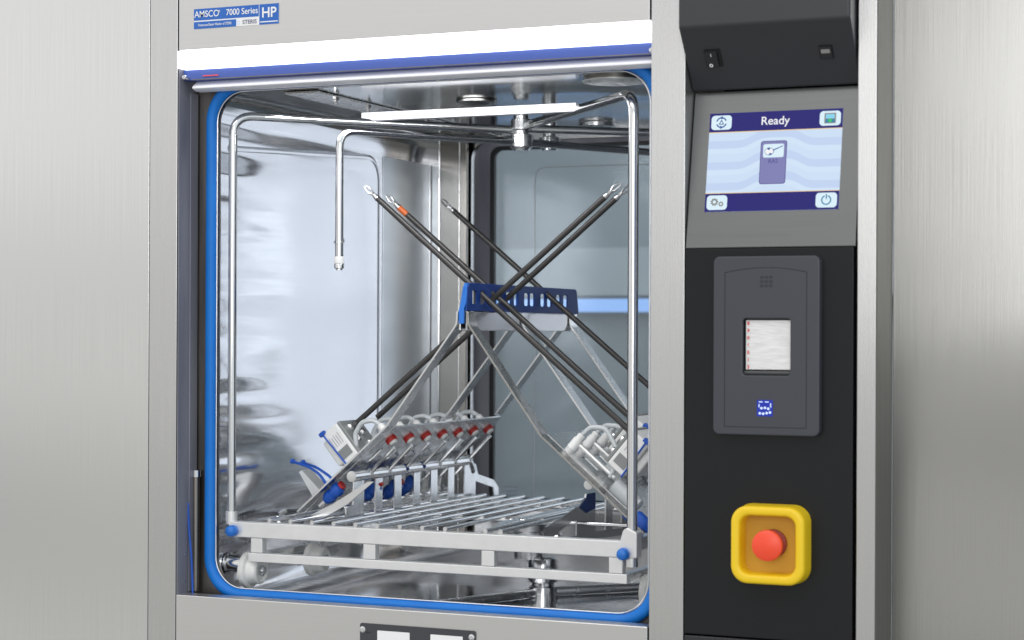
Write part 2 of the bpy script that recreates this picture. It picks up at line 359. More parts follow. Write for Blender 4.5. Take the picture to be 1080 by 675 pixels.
door = plate('rear_door_frame', [rr(wx0-.04, wz0-.04, cx1, wz1+.03, .03), rr(dx0, DB, cx1-.035, dz1, .018)], .02, FRONT(0, .80, 0), 'jamb_steel', W)
plate('rear_door_gasket', [rr(dx0-.001, DB-.001, cx1-.034, dz1+.001, .018), rr(dx0+.0075, DB+.007, cx1-.042, dz1-.006, .014)], .008, FRONT(0, .797, 0), 'rubber_black', W)
MB().box((dx0+.004, .803, DB+.003), (cx1-.038, .809, dz1-.002)).build('rear_glass', 'pane', W)
plate('glass_border', [rr(X_(563, .8), DB-.03, cx1-.06, P(575, 176, .8).z, .02), rr(X_(563, .8)+.0012, DB-.029, cx1-.0612, P(575, 176, .8).z-.0012, .019)], .0006, FRONT(0, .8022, 0), 'room_pale', W)
for k, (xa, xb, y_) in enumerate(((531, 547, 513), (532, 546, 517.5), (531, 545, 522))):
    a, b_ = P(xa, y_, .801), P(xb, y_+.3, .801); MB().box((a.x, .8015, a.z-.0007), (b_.x, .8024, a.z+.0007)).build('caution_line', 'label_grey', W)
# ceiling fittings: spray arm with hub, perforated strainer, bolted ledge
hc = Q(580, 90, -.3296); HUBX = -.3296
sa = MB().lathe((HUBX, .47, cz1-.0002), (0, 0, -1), [(.011, 0), (.011, .022), (.0125, .0225), (.0125, .026), (.0105, .0265), (.0105, .034), (.0165, .036), (.0165, .049), (.012, .053), (.012, .056)]).build('upper_spray_arm', 'satin', W)
za = P(580, 103, .47).z
aL, aR = P(413, 87, .16), P(700, 114, .62)
dirv = (aR-aL); 
MB().tube(fillet([(aL.x, .16, za), (HUBX, .47-.0, za), (cx1-.03, .62, za)], .05), .0075, 12).build('spray_pipe', 'polished', sa)
st = Q(645, 82, -.2)
dc = P(650, 83, .30)
me_out = [circ(0, 0, .044, 40)]
for rr_, n_ in ((.035, 12), (.024, 8), (.013, 4)):
    for k in range(n_):
        a = 2*math.pi*k/n_; ca, sa_ = math.cos(a), math.sin(a); hl, hw = .0052, .0014; o = []
        for (u_, v_) in rr(-hl, -hw, hl, hw, .0012, 3): o.append((ca*rr_-sa_*u_+ca*v_, sa_*rr_+ca*u_+sa_*v_))
        me_out.append(o)
bs_c = basis((-.092, .118, cz1-.004), (1, 0, 0), (0, -1, 0))
plate('strainer', me_out, .0012, bs_c, 'bead_blasted', W)
MB().lathe((-.092, .118, cz1-.0024), (0, 0, 1), [(.042, 0), (.042, .0024)], 36).build('strainer_well', 'dark_steel', W)
l0, l1 = P(284, 92, .1), P(430, 115, .55)
MB().box((-.575, CH0+.015, cz1-.0035), (-.52, CH1-.02, cz1-.0005)).build('ceiling_ledge', 'bracket_steel', W, bevel=.001)
for k, Yb in enumerate((.14, .24, .34, .44, .54)):
    MB().lathe((-.528, Yb, cz1-.0035), (0, 0, -1), [(.0052, 0), (.0052, .004), (.0028, .004), (.0028, .009), (.002, .0095)], 6).build('ledge_bolt', 'polished', W, smooth=False)
MB().lathe((-.36, .26, cz1-.001), (0, 0, -1), [(.03, 0), (.03, .003), (.022, .006), (.014, .008)], 30).build('drain_cover', 'bracket_steel', W)
MB().lathe((-.30, .60, cz1-.001), (0, 0, -1), [(.03, 0), (.03, .006), (.022, .009)], 30).build('inlet_cover', 'satin', W)
# lower spray arm and sump post
pz = P(575, 640, .40).z
spx = X_(574, .36)
zl = P(555, 625, .34).z
ls = MB().lathe((spx, .36, cz0), (0, 0, 1), [(.022, 0), (.022, .006), (.017, .008), (.017, zl-.905-.016), (.021, zl-.905-.013), (.021, zl-.905+.008), (.017, zl-.905+.010), (.017, zl-.905+.014), (.021, zl-.905+.015), (.0225, zl-.905+.017), (.0225, zl-.905+.05), (.018, zl-.905+.053)]).build('lower_spray_arm', 'polished', W)
MB().tube([(X_(462, .18), .16, zl), (spx, .36, zl)], .0068, 12).build('spray_pipe', 'satin', ls)
MB().tube([(spx, .36, zl), (spx+.14, .50, zl)], .0068, 12).build('spray_pipe', 'satin', ls)
MB().box((cx0+.0006, .560, .96), (cx0+.0016, .738, 1.5945)).build('rear_reflection_panel', 'reflection_blue', W)  # added sheet, coloured as the blurred bluish reflection beside the rear corner
yb_ = Y_(399, cx0); zb_ = Q(399, 166, cx0).z
MB().tube(fillet([(cx0-.0072, yb_, .98), (cx0-.0072, yb_, zb_), (cx0-.0072, .075, Q(250, 158, cx0).z)], .045, 10), .0085, 20).build('reflection_bead', 'chamber_side', W)  # added bead shaped after the reflected line on the polished wall
# lateral stub pipe on the left wall near the floor
pp = P(252, 592, .10)
MB().lathe((cx0+.001, .078, P(250, 594, .078).z), (1, 0, 0), [(.0155, 0), (.0155, .002), (.0125, .004), (.0125, .030)]).build('wall_pipe', 'polished', W)
# badge on the header
bz1, bz0 = P(204, 10, 0).z, P(204, 31, 0).z
bx0, bx1 = X_(203.5, 0), X_(293, 0)
bxm = X_(272.5, 0); bxs = X_(248, 0)
zmid = P(204, 22.2, 0).z; zmid2 = P(204, 23.6, 0).z
bd = plate('badge', [[(bx0, bz0), (bx1, bz0), (bx1, bz1), (bx0, bz1)]], .0007, FRONT(0, -.0007, 0), 'label_white', W)
def rect(a, b, c_, d): return [(a, c_), (b, c_), (b, d), (a, d)]
plate('badge_field', [rect(bx0, bxm-.0010, zmid, bz1)], .0003, FRONT(0, -.0010, 0), 'label_blue', bd)
plate('badge_field', [rect(bx0, bxs, bz0, zmid2)], .0003, FRONT(0, -.0010, 0), 'label_blue', bd)
plate('badge_field', [rect(bxm, bx1, bz0, bz1)], .0003, FRONT(0, -.0010, 0), 'label_blue', bd)
zt = (zmid+bz1)/2
text('lettering', 'AMSCO', .0128, FRONT(bx0+.0012, -.0013, zt), 'label_white', bd, align='LEFT', sx=.92, bold=.00008)
text('lettering', '®', .0048, FRONT(bx0+.0395, -.0013, zt+.0026), 'label_white', bd, align='LEFT')
text('lettering', '7000 Series', .0122, FRONT(bxm-.0020, -.0013, zt), 'label_white', bd, align='RIGHT', sx=.90, bold=.00008)
text('lettering', 'Prevacuum/Steam Washer of STERIS', .0052, FRONT((bx0+bxs)/2, -.0013, (bz0+zmid2)/2), 'label_white', bd, sx=.70)
text('lettering', 'STERIS', .0080, FRONT((bxs+bxm)/2+.003, -.0011, (bz0+zmid2)/2), 'label_grey', bd, bold=.0001, sx=1.0)
plate('lettering', [circ(bxs+.0035, (bz0+zmid2)/2, .0025), circ(bxs+.0035, (bz0+zmid2)/2, .0019)], .0003, FRONT(0, -.0011, 0), 'scr_mid', bd)
text('lettering', 'HP', .0195, FRONT((bxm+bx1)/2, -.0013, (bz0+bz1)/2+.0016), 'label_white', bd, bold=.0003, sx=.98)
MB().box((bxm+.0015, -.0014, bz0+.0028), (bx1-.0015, -.0010, bz0+.0042)).build('lettering', 'label_white', bd)
# name plate on the sill (only its top part is in frame)
nx0, nx1 = X_(381.5, 0), X_(503.5, 0); nz = P(440, 661, 0).z
npl = plate('name_plate', [rr(nx0, nz-.06, nx1, nz, .003), ], .0015, FRONT(0, -.0015, 0), 'name_plate', W)
for a, b_ in ((400, 434), (456, 490)):
    plate('indicator_window', [rr(X_(a, 0), nz-.05, X_(b_, 0), nz-.0085, .001)], .0006, FRONT(0, -.0021, 0), 'label_white', npl)
for xx in (nx0+.0035, nx1-.0065):
    zz = nz-.0085
    MB().lathe((xx+.001, -.0015, zz), (0, -1, 0), [(.0044, 0), (.0042, .0012), (.0018, .0018), (.0015, .0008)], 20).build('screw', 'satin', npl)
plate('arrow_mark', [rect(nx0+.010, nx0+.017, nz-.0125, nz-.0118)], .0003, FRONT(0, -.0018, 0), 'gap', npl)
plate('arrow_mark', [rect(nx0+.010, nx0+.0107, nz-.0145, nz-.0118)], .0003, FRONT(0, -.0018, 0), 'gap', npl)
# ------------------------------------------------------------------ console
MB().box((.0465, .062, .2), (XS-.001, .075, 2.4)).build('console_back', 'gap', W)
YH = -.033
zh1 = P(716, 29, YH).z; hb = P(733, 97, .03)
hood = MB().prism([(.0462, YH, zh1), (.0462, YH, 2.4), (.0462, .055, 2.4), (.0462, .055, hb.z+.004), (.0462, .026, hb.z)], (XS-.0025-.0462, 0, 0)).build('console_hood', 'hood_plastic', W, bevel=.003)
d_f = (Vector((0, .026, hb.z))-Vector((0, YH, zh1))).normalized()
def onfacet(px, py):      # photo pixel -> point on the slanted underside of the hood
    nrm = Vector((0, d_f.z, -d_f.y)); o = Vector((0, YH, zh1)); d = ray(px, py); return CAM+d*((o-CAM).dot(nrm)/d.dot(nrm))
fo = onfacet(800, 62)
def facet_basis(px, py): return basis(onfacet(px, py), (1, 0, 0), -d_f)
nF = facet_basis(800, 60).to_3x3() @ Vector((0, 0, 1))
def off(bs, n): return Matrix.Translation((bs.to_3x3() @ Vector((0, 0, 1)))*n) @ bs
sw = plate('power_switch', [rr(-.0105, -.0125, .0105, .0125, .0015)], .0012, off(facet_basis(752.5, 61), .0012), 'gap', hood)
sk = plate('rocker', [rr(-.0085, -.0105, .0065, .0105, .001)], .004, off(facet_basis(752, 61), .0036), 'black_plastic', sw)
text('rocker_mark', 'I', .006, off(facet_basis(750.5, 57), .0040), 'label_white', sw)
plate('rocker_mark', [circ(0, 0, .0024, 16), circ(0, 0, .0012, 14)], .0003, off(facet_basis(751, 67.5), .0040), 'label_white', sw)
us = plate('port_cover', [rr(-.0085, -.0095, .0085, .0095, .001)], .0012, off(facet_basis(871.5, 54.5), .0010), 'gap', hood)
plate('port_plate', [rr(-.0072, -.0082, .0072, .0082, .001)], .0012, off(facet_basis(871.5, 54.5), .0022), 'black_plastic', us)
plate('port_socket', [rr(-.0055, -.0020, .0055, .0035, .0008)], .0006, off(facet_basis(871, 53.5), .0026), 'satin', us)
# touchscreen bezel, tilted back
zbt, zbb = 1.606, P(723, 262, -.002).z
by0 = lambda z: .007+(z-1.4515)*(.023/.1255)
bt = Vector((.0465, by0(zbt), zbt)); bb = Vector((.0465, by0(zbb), zbb))
up = (bt-bb).normalized()
BS = basis(bb, (1, 0, 0), up)
bez = plate('screen_bezel', [rect(0, XS-.002-.0465, 0, (bt-bb).length)], .02, BS, 'bezel', W, bev=.0012)
BSi = BS.inverted()
def onscr(px, py):
    n_ = BS.to_3x3() @ Vector((0, 0, 1)); d = ray(px, py); p = CAM+d*((bb-CAM).dot(n_)/d.dot(n_)); q = BSi @ p; return q.x, q.y
s00 = onscr(743.5, 223.5); s11 = onscr(889, 114); s10 = onscr(885, 221); s01 = onscr(749, 120.5)
sx0, sy0 = (s00[0]+s01[0])/2, (s00[1]+s10[1])/2; sx1, sy1 = (s10[0]+s11[0])/2, (s01[1]+s11[1])/2
SW, SH = sx1-sx0, sy1-sy0
SB = BS @ Matrix.Translation((sx0, sy0, 0))
def lay(n): return SB @ Matrix.Translation((0, 0, .0004*n))
scr = plate('touchscreen', [rr(0, 0, SW, SH, .0015)], .0008, lay(1), 'scr_light', bez)
k_ = SW/142.0                     # one photo pixel on the screen
hh = 20.5*k_
def wavep(y0, amp, th_):
    top = []; bot = []
    for i in range(41):
        t = i/40; v = amp*math.exp(-((t-.52)/.20)**4); top.append((t*SW, y0+v)); bot.append((t*SW, y0+v*.92-th_))
    return top[::-1]+bot
for y0, nm in ((SH*.715, 'scr_mid'), (SH*.50, 'scr_mid'), (SH*.29, 'scr_mid')):
    plate('wave_band', [wavep(y0, SH*.105, SH*.075)], .0002, lay(1.4), nm, scr)
    plate('wave_band', [wavep(y0-SH*.08, SH*.10, SH*.05)], .0002, lay(1.4), 'scr_pale', scr)
plate('title_bar', [rect(0, SW, SH-hh, SH)], .0003, lay(2), 'scr_navy', scr)
plate('status_bar', [rect(0, SW, 0, hh*.95)], .0003, lay(2), 'scr_navy', scr)
plate('divider_line', [rect(0, SW, SH-hh-.0010, SH-hh)], .0003, lay(2), 'scr_yellow', scr)
plate('divider_line', [rect(0, SW, hh*.95, hh*.95+.0009)], .0003, lay(2), 'scr_yellow', scr)
text('title', 'Ready', .0150, lay(3) @ Matrix.Translation((SW*.5, SH-hh*.52, 0)), 'scr_white', scr, th=.0002, bold=.0001)
bw, bh = 22*k_, 15.5*k_
spots = {'tl': (2*k_, SH-2.5*k_-bh), 'tr': (SW-2*k_-bw, SH-2.5*k_-bh), 'bl': (2*k_, 2*k_), 'br': (SW-2*k_-bw, 2*k_)}
bt_ = {}
for kx, (x, y) in spots.items():
    bt_[kx] = plate('screen_button', [rr(x, y, x+bw, y+bh, .0045)], .0003, lay(3), 'scr_button', scr)
def sc_c(kx): x, y = spots[kx]; return x+bw/2, y+bh/2
def arc(cx, cy, r, w, a0, a1, n=20):
    o = [(cx+(r+w)*math.cos(math.radians(a0+(a1-a0)*i/n)), cy+(r+w)*math.sin(math.radians(a0+(a1-a0)*i/n))) for i in range(n+1)]
    return o+[(cx+(r-w)*math.cos(math.radians(a1-(a1-a0)*i/n)), cy+(r-w)*math.sin(math.radians(a1-(a1-a0)*i/n))) for i in range(n+1)]
x, y = sc_c('tl')
plate('cycle_icon', [arc(x, y, 5.2*k_, .7*k_, 20, 165), arc(x, y, 5.2*k_, .7*k_, 200, 345)], .0002, lay(4), 'scr_icon', scr)
plate('triangle_icon', [[(x-3*k_, y-2.2*k_), (x+3*k_, y-2.2*k_), (x, y+3.2*k_)], [(x-1.6*k_, y-1.4*k_), (x+1.6*k_, y-1.4*k_), (x, y+1.5*k_)]], .0002, lay(4), 'scr_icon', scr)
for sgn in (1, -1):
    plate('arrow_icon', [[(x+sgn*1*k_, y+sgn*7.2*k_), (x+sgn*1*k_, y+sgn*3.2*k_), (x-sgn*2.2*k_, y+sgn*5.2*k_)]], .0002, lay(4), 'scr_icon', scr)
x, y = sc_c('tr')
plate('door_icon', [rect(x-6*k_, x+6*k_, y-5.5*k_, y+5.5*k_)], .0002, lay(3.6), 'scr_grey', scr)
plate('door_icon', [rect(x-4.6*k_, x+4.6*k_, y-.3*k_, y+4.2*k_)], .0002, lay(4.1), 'scr_cyan', scr)
plate('door_icon', [rect(x-4.8*k_, x+4.8*k_, y-4.6*k_, y-1.0*k_)], .0002, lay(4.1), 'scr_teal', scr)
plate('arrow_icon', [[(x-2.2*k_, y-2.6*k_), (x+2.2*k_, y-2.6*k_), (x, y+.2*k_)], rect(x-.8*k_, x+.8*k_, y-4.4*k_, y-2.5*k_)], .0002, lay(4.6), 'scr_green', scr)
x, y = sc_c('bl')
def gear(cx, cy, r, n):
    o = []
    for i in range(n*4):
        a = 2*math.pi*i/(n*4); q = r*(1.22 if i % 4 < 2 else .92); o.append((cx+q*math.cos(a), cy+q*math.sin(a)))
    return [o, circ(cx, cy, r*.5, 16)]
plate('gear_icon', gear(x-2.6*k_, y+.6*k_, 3.6*k_, 9), .0002, lay(4), 'scr_grey', scr)
plate('gear_icon', gear(x+4.6*k_, y-1.6*k_, 2.4*k_, 8), .0002, lay(4), 'scr_grey', scr)
x, y = sc_c('br')
plate('power_icon', [arc(x, y, 4.6*k_, .65*k_, 112, 428, 30), rect(x-.6*k_, x+.6*k_, y+1*k_, y+6.2*k_)], .0002, lay(4), 'scr_teal', scr)
# the programme card in the middle
cxm, cy0, cy1 = SW*.50, SH*.265, SH*.70
cw = 14.0*k_
card = plate('programme_card', [rr(cxm-cw, cy0, cxm+cw, cy1, .0032)], .0002, lay(3), 'scr_purple_dark', scr)
plate('card_face', [rr(cxm-cw+.0008, cy0+.0008, cxm+cw-.0008, cy1-.0008, .0026)], .0002, lay(3.6), 'scr_purple', scr)
plate('card_window', [rr(cxm-11*k_, cy1-18*k_, cxm+11*k_, cy1-3.6*k_, .0024)], .0002, lay(4.2), 'scr_button', scr)
yy = cy1-11.5*k_
plate('tool_icon', [circ(cxm-4.5*k_, yy, 4.2*k_, 20, 1.2)], .0002, lay(4.8), 'scr_icon', scr)
plate('tool_icon', [circ(cxm-4.5*k_, yy, 3.7*k_, 20, 1.2)], .0002, lay(5.2), 'scr_white', scr)
plate('tool_icon', [[(cxm-.5*k_, yy+.3*k_), (cxm+10*k_, yy+5.0*k_), (cxm+10*k_, yy+5.8*k_), (cxm-.5*k_, yy+1.7*k_)]], .0002, lay(5.6), 'scr_icon', scr)
for dx, dy in ((-5, 2.6), (-3, -3)): plate('tool_icon', [circ(cxm+dx*k_, yy+dy*k_, 1.1*k_, 12, 1.5)], .0002, lay(5.6), 'scr_icon', scr)
text('card_text', 'RAS', .0072, lay(4.6) @ Matrix.Translation((cxm, cy1-22.2*k_, 0)), 'scr_purple_dark', scr, th=.0002)
# fascia below
zf1 = zbb-.0005; zf0 = P(722, 668, 0).z
fas = MB().box((.0462, .0, zf0), (XS-.0045, .05, zf1)).build('console_fascia', 'fascia', W, bevel=.0012)
MB().box((.0462, .0, .2), (XS-.0045, .05, zf0-.002)).build('service_panel', 'black_plastic', W, bevel=.0015)
# printer
px0, px1 = X_(752.5, -.012), X_(864.5, -.012)
pz1, pz0 = P(800, 270, -.012).z, P(800, 459, -.012).z
wnx0, wnx1, wnz1, wnz0 = X_(783.5, -.012), X_(833.5, -.012), P(808, 336, -.012).z, P(808, 396, -.012).z
prn = plate('printer_cover', [rr(px0, pz0, px1, pz1, .008), rr(wnx0, wnz0, wnx1, wnz1, .004)], .014, FRONT(0, -.013, 0), 'printer', W, bev=.0016)
# inset line (a shallow groove) round the door of the printer
ix0, ix1, iz0, iz1 = X_(764, -.013), X_(851, -.013), P(800, 451, -.013).z, P(800, 287, -.013).z
def arch(x0, x1, z0, z1, rise, r, n=20):
    o = [(x0+r, z0)] if False else []
    for i in range(n+1):
        t = i/n; o.append((x1-(x1-x0)*t, z1+rise*(1-(2*t-1)**2)))
    return o+[(x0, z0), (x1, z0)]
w_ = .0009
plate('groove_line', [arch(ix0, ix1, iz0, iz1, .006, 0), arch(ix0+w_, ix1-w_, iz0+w_, iz1-w_, .006, 0)], .0003, FRONT(0, -.0132, 0), 'printer_dark', prn)
for i in range(3):
    for j in range(3):
        xx, zz = X_(808, -.013)+(i-1)*.0056, P(808, 297, -.013).z+(j-1)*.0052
        plate('embossed_mark', [rr(xx-.0018, zz-.0015, xx+.0018, zz+.0015, .0006), rr(xx-.0011, zz-.0008, xx+.0011, zz+.0008, .0004)], .0004, FRONT(0, -.0133, 0), 'printer_dark', prn)
MB().box((wnx0-.004, -.0008, wnz0-.004), (wnx1+.004, .0, wnz1+.004)).build('window_back', 'printer_dark', prn)
pap = MB().box((wnx0+.0028, -.0075, wnz0+.0072), (wnx1-.0006, -.0070, wnz1-.002)).build('paper_strip', 'paper', prn)
MB().tube([(wnx0+.0004, -.004, wnz0+.003), (wnx1-.0004, -.004, wnz0+.003)], .0035, 12).build('paper_roller', 'housing_dark', prn)
chars = '0978790'
for i, ch_ in enumerate('HOLSO12'):
    zz = wnz1-.006-i*(wnz1-wnz0-.016)/6.0
    text('printed_mark', '8906013'[i], .0058, FRONT(wnx0+.0058, -.0078, zz), 'ink_red', pap, th=.0002, bold=.00022)
for i in range(8):
    zz = wnz1-.010-i*.0072
    MB().box((wnx0+.013, -.0077, zz), (wnx1-.008-.004*(i % 3), -.0075, zz+.0006)).build('printed_line', 'label_grey' if False else 'paper', pap)
ic = (X_(807, -.013), P(807, 430.5, -.013).z); ih = .0100
ib = plate('feed_button', [rr(ic[0]-ih, ic[1]-ih, ic[0]+ih, ic[1]+ih, .001)], .0003, FRONT(0, -.0133, 0), 'icon_blue', prn)
for i, dots in enumerate(('1.111', '11.11', '.....', '11.1.', '1111.')):   # lit paper-feed symbol: a dotted sheet over a tray, not a code
    pass
for (a, b_, c2, d2) in ((-.0075, -.0028, .0070, .0082), (.0002, .0050, .0070, .0082), (-.0078, -.0066, .001, .0050), (.0068, .0080, .001, .0060)):
    plate('lit_symbol', [rect(ic[0]+a, ic[0]+b_, ic[1]+c2, ic[1]+d2)], .0003, FRONT(0, -.0136, 0), 'icon_led', ib)
for dx, dz in ((-.0042, 0), (.0002, .0004), (.0044, -.0006), (-.0062, -.0064), (-.002, -.0068), (.0024, -.006), (.0066, -.0052)):
    plate('lit_symbol', [circ(ic[0]+dx, ic[1]+dz, .0016, 12)], .0003, FRONT(0, -.0136, 0), 'icon_led', ib)
# emergency stop
ey = -.030
ex0, ex1 = X_(771, ey), X_(849, ey); ez1, ez0 = P(810, 534.5, ey).z, P(810, 617, ey).z
es_b = MB()
def ringstack(layers):
    b = MB(); rings = []
    for (ins, r, yv) in layers: rings.append([b.b.verts.new((x, yv, z)) for x, z in rr(ex0+ins, ez0+ins, ex1-ins, ez1-ins, r, 9)])
    for A, B in zip(rings, rings[1:]):
        n = len(A)
        for k in range(n): b.b.faces.new((A[k], A[(k+1) % n], B[(k+1) % n], B[k]))
    return b
sh = ringstack([(-.001, .021, .0), (0, .021, -.010), (0, .021, ey+.004), (.0012, .020, ey+.001), (.0035, .019, ey), (.0085, .015, ey), (.0105, .0135, ey+.001), (.0118, .0125, ey+.004), (.0125, .0115, -.004)]).build('stop_shroud', 'yellow', W, angle=70)
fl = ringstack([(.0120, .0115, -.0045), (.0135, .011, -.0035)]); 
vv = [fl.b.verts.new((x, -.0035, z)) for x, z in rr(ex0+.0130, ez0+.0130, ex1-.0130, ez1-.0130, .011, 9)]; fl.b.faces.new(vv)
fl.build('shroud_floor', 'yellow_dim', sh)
ecx, ecz = X_(814, -.015), P(814, 574, -.015).z
eb = MB().lathe((ecx, -.003, ecz), (0, -1, 0), [(.0125, 0), (.0125, .010), (.0095, .012), (.0095, .018), (.0150, .020), (.0180, .0225), (.0192, .027), (.0185, .0315), (.015, .0335), (.0001, .0345)], 40).build('stop_button', 'red', W, angle=50)
MB().lathe((ecx, -.003, ecz), (0, -1, 0), [(.0175, 0), (.0175, .0045), (.0165, .005)], 32).build('button_collar', 'dark_red', eb)
# small rim light line and label at bottom of console frame
# ================================================================== walls beside the cabinet
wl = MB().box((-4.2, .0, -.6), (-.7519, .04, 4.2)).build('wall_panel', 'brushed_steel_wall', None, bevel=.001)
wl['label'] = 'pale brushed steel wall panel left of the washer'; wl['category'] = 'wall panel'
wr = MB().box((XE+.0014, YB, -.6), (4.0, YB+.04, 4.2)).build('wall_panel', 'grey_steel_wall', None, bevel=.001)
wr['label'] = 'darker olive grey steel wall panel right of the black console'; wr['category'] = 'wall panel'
# ================================================================== room seen through the rear glass
room = MB().box((-4, 3.2, -.6), (4, 3.3, 4.2)).build('back_room_wall', 'room_wall'); room['kind'] = 'structure'
floor = MB().box((-4, .9, -.7), (4, 3.3, -.6)).build('back_room_floor', 'room_wall'); floor['kind'] = 'structure'
glow_band = MB().box((-3, 3.14, P(600, 312, 3.14).z), (3, 3.19, P(600, 262, 3.14).z)).build('back_room_wall', 'room_pale'); glow_band['kind'] = 'structure'  # pale band painted as the wide glow behind the glass
lf = MB().box((-1.6, 2.2, P(640, 329, 2.2).z), (-.2, 2.24, P(640, 315, 2.2).z)).build('strip_light', 'led_far'); lf['label'] = 'blurred blue glowing light strip seen through the rear glass'; lf['category'] = 'light strip'
# ================================================================== THE RACK
RK = thing('instrument_rack', (-.36, .36, .93), 'wheeled stainless wash rack with slanted trays and a dark blue slotted holder', 'wash rack')
RY0, RY1 = .058, .60
RXL, RXR = X_(241, .058), X_(661, .058)
zr1, zr0 = P(243, 550, .058).z, P(243, 566, .058).z
def rail(p0, p1, hw, hz, name, m='bead_blasted', bevel=.0012, parent=RK):
    p0, p1 = Vector(p0), Vector(p1); d = (p1-p0).normalized(); side = d.cross(Vector((0, 0, 1))).normalized(); 
    return MB().obox((p0+p1)/2, d, side, side.cross(d), (p1-p0).length/2, hw, hz).build(name, m, parent, bevel=bevel)
zc = (zr0+zr1)/2; hz = (zr1-zr0)/2
rail((RXL+.004, RY0+.008, zc), (RXR-.004, RY0+.008, zc), .008, hz, 'upper_rail')
rail((RXL+.004, RY1-.008, zc), (RXR-.004, RY1-.008, zc), .008, hz*.8, 'upper_rail', 'satin')
rail((RXL+.012, RY0+.017, zc), (RXL+.012, RY1-.017, zc), .008, hz*.8, 'side_rail', 'satin')
rail((RXR-.012, RY0+.017, zc), (RXR-.012, RY1-.017, zc), .008, hz*.8, 'side_rail', 'satin')
zl1, zl0 = P(262, 583, RY0).z, P(262, 592.5, RY0).z
zc2 = (zl1+zl0)/2
rail((X_(262, RY0), RY0+.008, zc2), (X_(662, RY0), RY0+.008, zc2), .007, (zl1-zl0)/2, 'lower_rail')
rail((X_(262, RY0)+.007, RY0+.016, zc2), (X_(262, RY0)+.007, RY1-.02, zc2), .006, .005, 'lower_rail', 'satin')
rail((X_(662, RY0)-.008, RY0+.016, zc2), (X_(662, RY0)-.008, RY1-.02, zc2), .006, .005, 'lower_rail', 'satin')
for x in (271, 390, 515, 650):
    xx = X_(x, RY0)
    MB().box((xx-.0095, RY0+.001, zl1+.0003), (xx+.0095, RY0+.014, zr0-.0003)).build('spacer_block', 'bead_blasted', RK, bevel=.001)
# blue corner plugs
for x, y_ in ((244, 560), (657, 584.5)):
    p = P(x, y_, RY0-.006)
    MB().lathe((p.x, RY0-.0002, p.z), (0, -1, 0), [(.0080, 0), (.0084, .004), (.0076, .010), (.0055, .0125), (.0001, .0135)], 22).build('corner_plug', 'light_blue_plastic', RK)
# deck rods
zrod = zr1+.003
rx = []
x = X_(612, .58, 532)
for k in range(15):
    rx.append(x - k*.0345)
for k, xx in enumerate(rx):
    if xx < RXL+.03: continue
    MB().tube([(xx, RY0+.012, zrod), (xx, RY1-.01, zrod)], .0031, 10).build('deck_rod', 'polished', RK)
for xx in (X_(650, .58), X_(664, .58)):
    MB().tube([(xx, RY0+.012, zrod), (xx, RY1-.01, zrod)], .0031, 10).build('deck_rod', 'polished', RK)
for Yc in (.28, .50):
    MB().tube([(RXL+.02, Yc, zrod-.006), (RXR-.02, Yc, zrod-.006)], .003, 10).build('cross_rod', 'polished', RK)
# wide channel down the middle of the deck (water inlet)
MB().tube([(-.30, RY1-.03, zrod-.010), (-.30, .20, zrod-.010)], .0075, 14).build('inlet_pipe', 'satin', RK)
MB().lathe((-.315, .36, zr0-.046), (0, 0, 1), [(.023, 0), (.023, .04), (.026, .042), (.026, .052), (.020, .056)]).build('inlet_coupling', 'satin', RK)
for dx in (-.045, .045):
    MB().lathe((-.315+dx*.65, .355, zc2+.014), (1 if dx > 0 else -1, 0, 0), [(.006, 0), (.006, .012), (.0095, .0125), (.0095, .022), (.007, .024)], 18).build('clamp_nut', 'polished', RK)
# wheels
def wheel(x, Y, z, k=1.0):
    w = MB().lathe((x, Y, z), (1, 0, 0), [(r_*k, h_) for r_, h_ in [(.0225, 0), (.0235, .002), (.0235, .008), (.0215, .010), (.0195, .011), (.0180, .017), (.0175, .024), (.0150, .026), (.0145, .022)]], 36).build('wheel', 'wheel', RK, angle=35)
    MB().lathe((x+.018, Y, z), (1, 0, 0), [(.0075, 0), (.0075, .010), (.005, .0125), (.0022, .0125), (.002, .009)], 20).build('axle', 'satin', w)
zw = .9590
wheel(X_(261, .085), .085, zw-.001, 1.12); wheel(X_(325, .19), .20, zw+.004, 1.05)
wheel(-.052, .13, zw-.004); wheel(-.036, .33, zw); wheel(-.62, .56, zw); wheel(-.036, .56, zw)
MB().tube([(X_(312, .12), .13, zw+.006), (X_(345, .16), .17, zw+.008)], .0032, 10).build('axle_rod', 'blue_plastic', RK)
# manifold frame: two legs, V tubes to the hub, cross bar
LT, RT = .0062, .0070
hubx, hubY = -.3291, .356
zt1 = P(300, 121, .13).z
LY = .066
zleg = P(262, 121, LY).z
hubz = P(550, 134, .356).z
pts = fillet([(X_(245, LY), LY, zr1-.006), (X_(245, LY), LY, zleg), (hubx-.008, hubY, zleg-.004)], .030, 9)
lt = MB().tube(pts, LT, 16).build('manifold_tube', 'polished', RK)
MB().cyl((X_(245, LY), LY, zr1-.004), (X_(245, LY), LY, zr1+.014), .0085).build('tube_socket', 'bead_blasted', lt)
zr_ = P(660, 101, LY).z
xr_ = X_(667.5, LY)
pts = fillet([(xr_, LY, zr1-.006), (xr_, LY, zr_+.003), (hubx+.008, hubY, hubz+.002)], .030, 9)
rt = MB().tube(pts, RT, 16).build('manifold_tube', 'polished', RK)
MB().prism([(xr_-.020, LY-.009, zr0), (xr_+.010, LY-.009, zr0), (xr_+.010, LY-.009, zr1+.012), (xr_-.004, LY-.009, zr1+.018), (xr_-.010, LY-.009, zr1+.014)], (0, .020, 0)).build('tube_socket', 'bead_blasted', rt, bevel=.002)
MB().cyl((xr_, LY, zr0-.012), (xr_, LY, zr0), .0085).build('socket_nut', 'satin', rt)
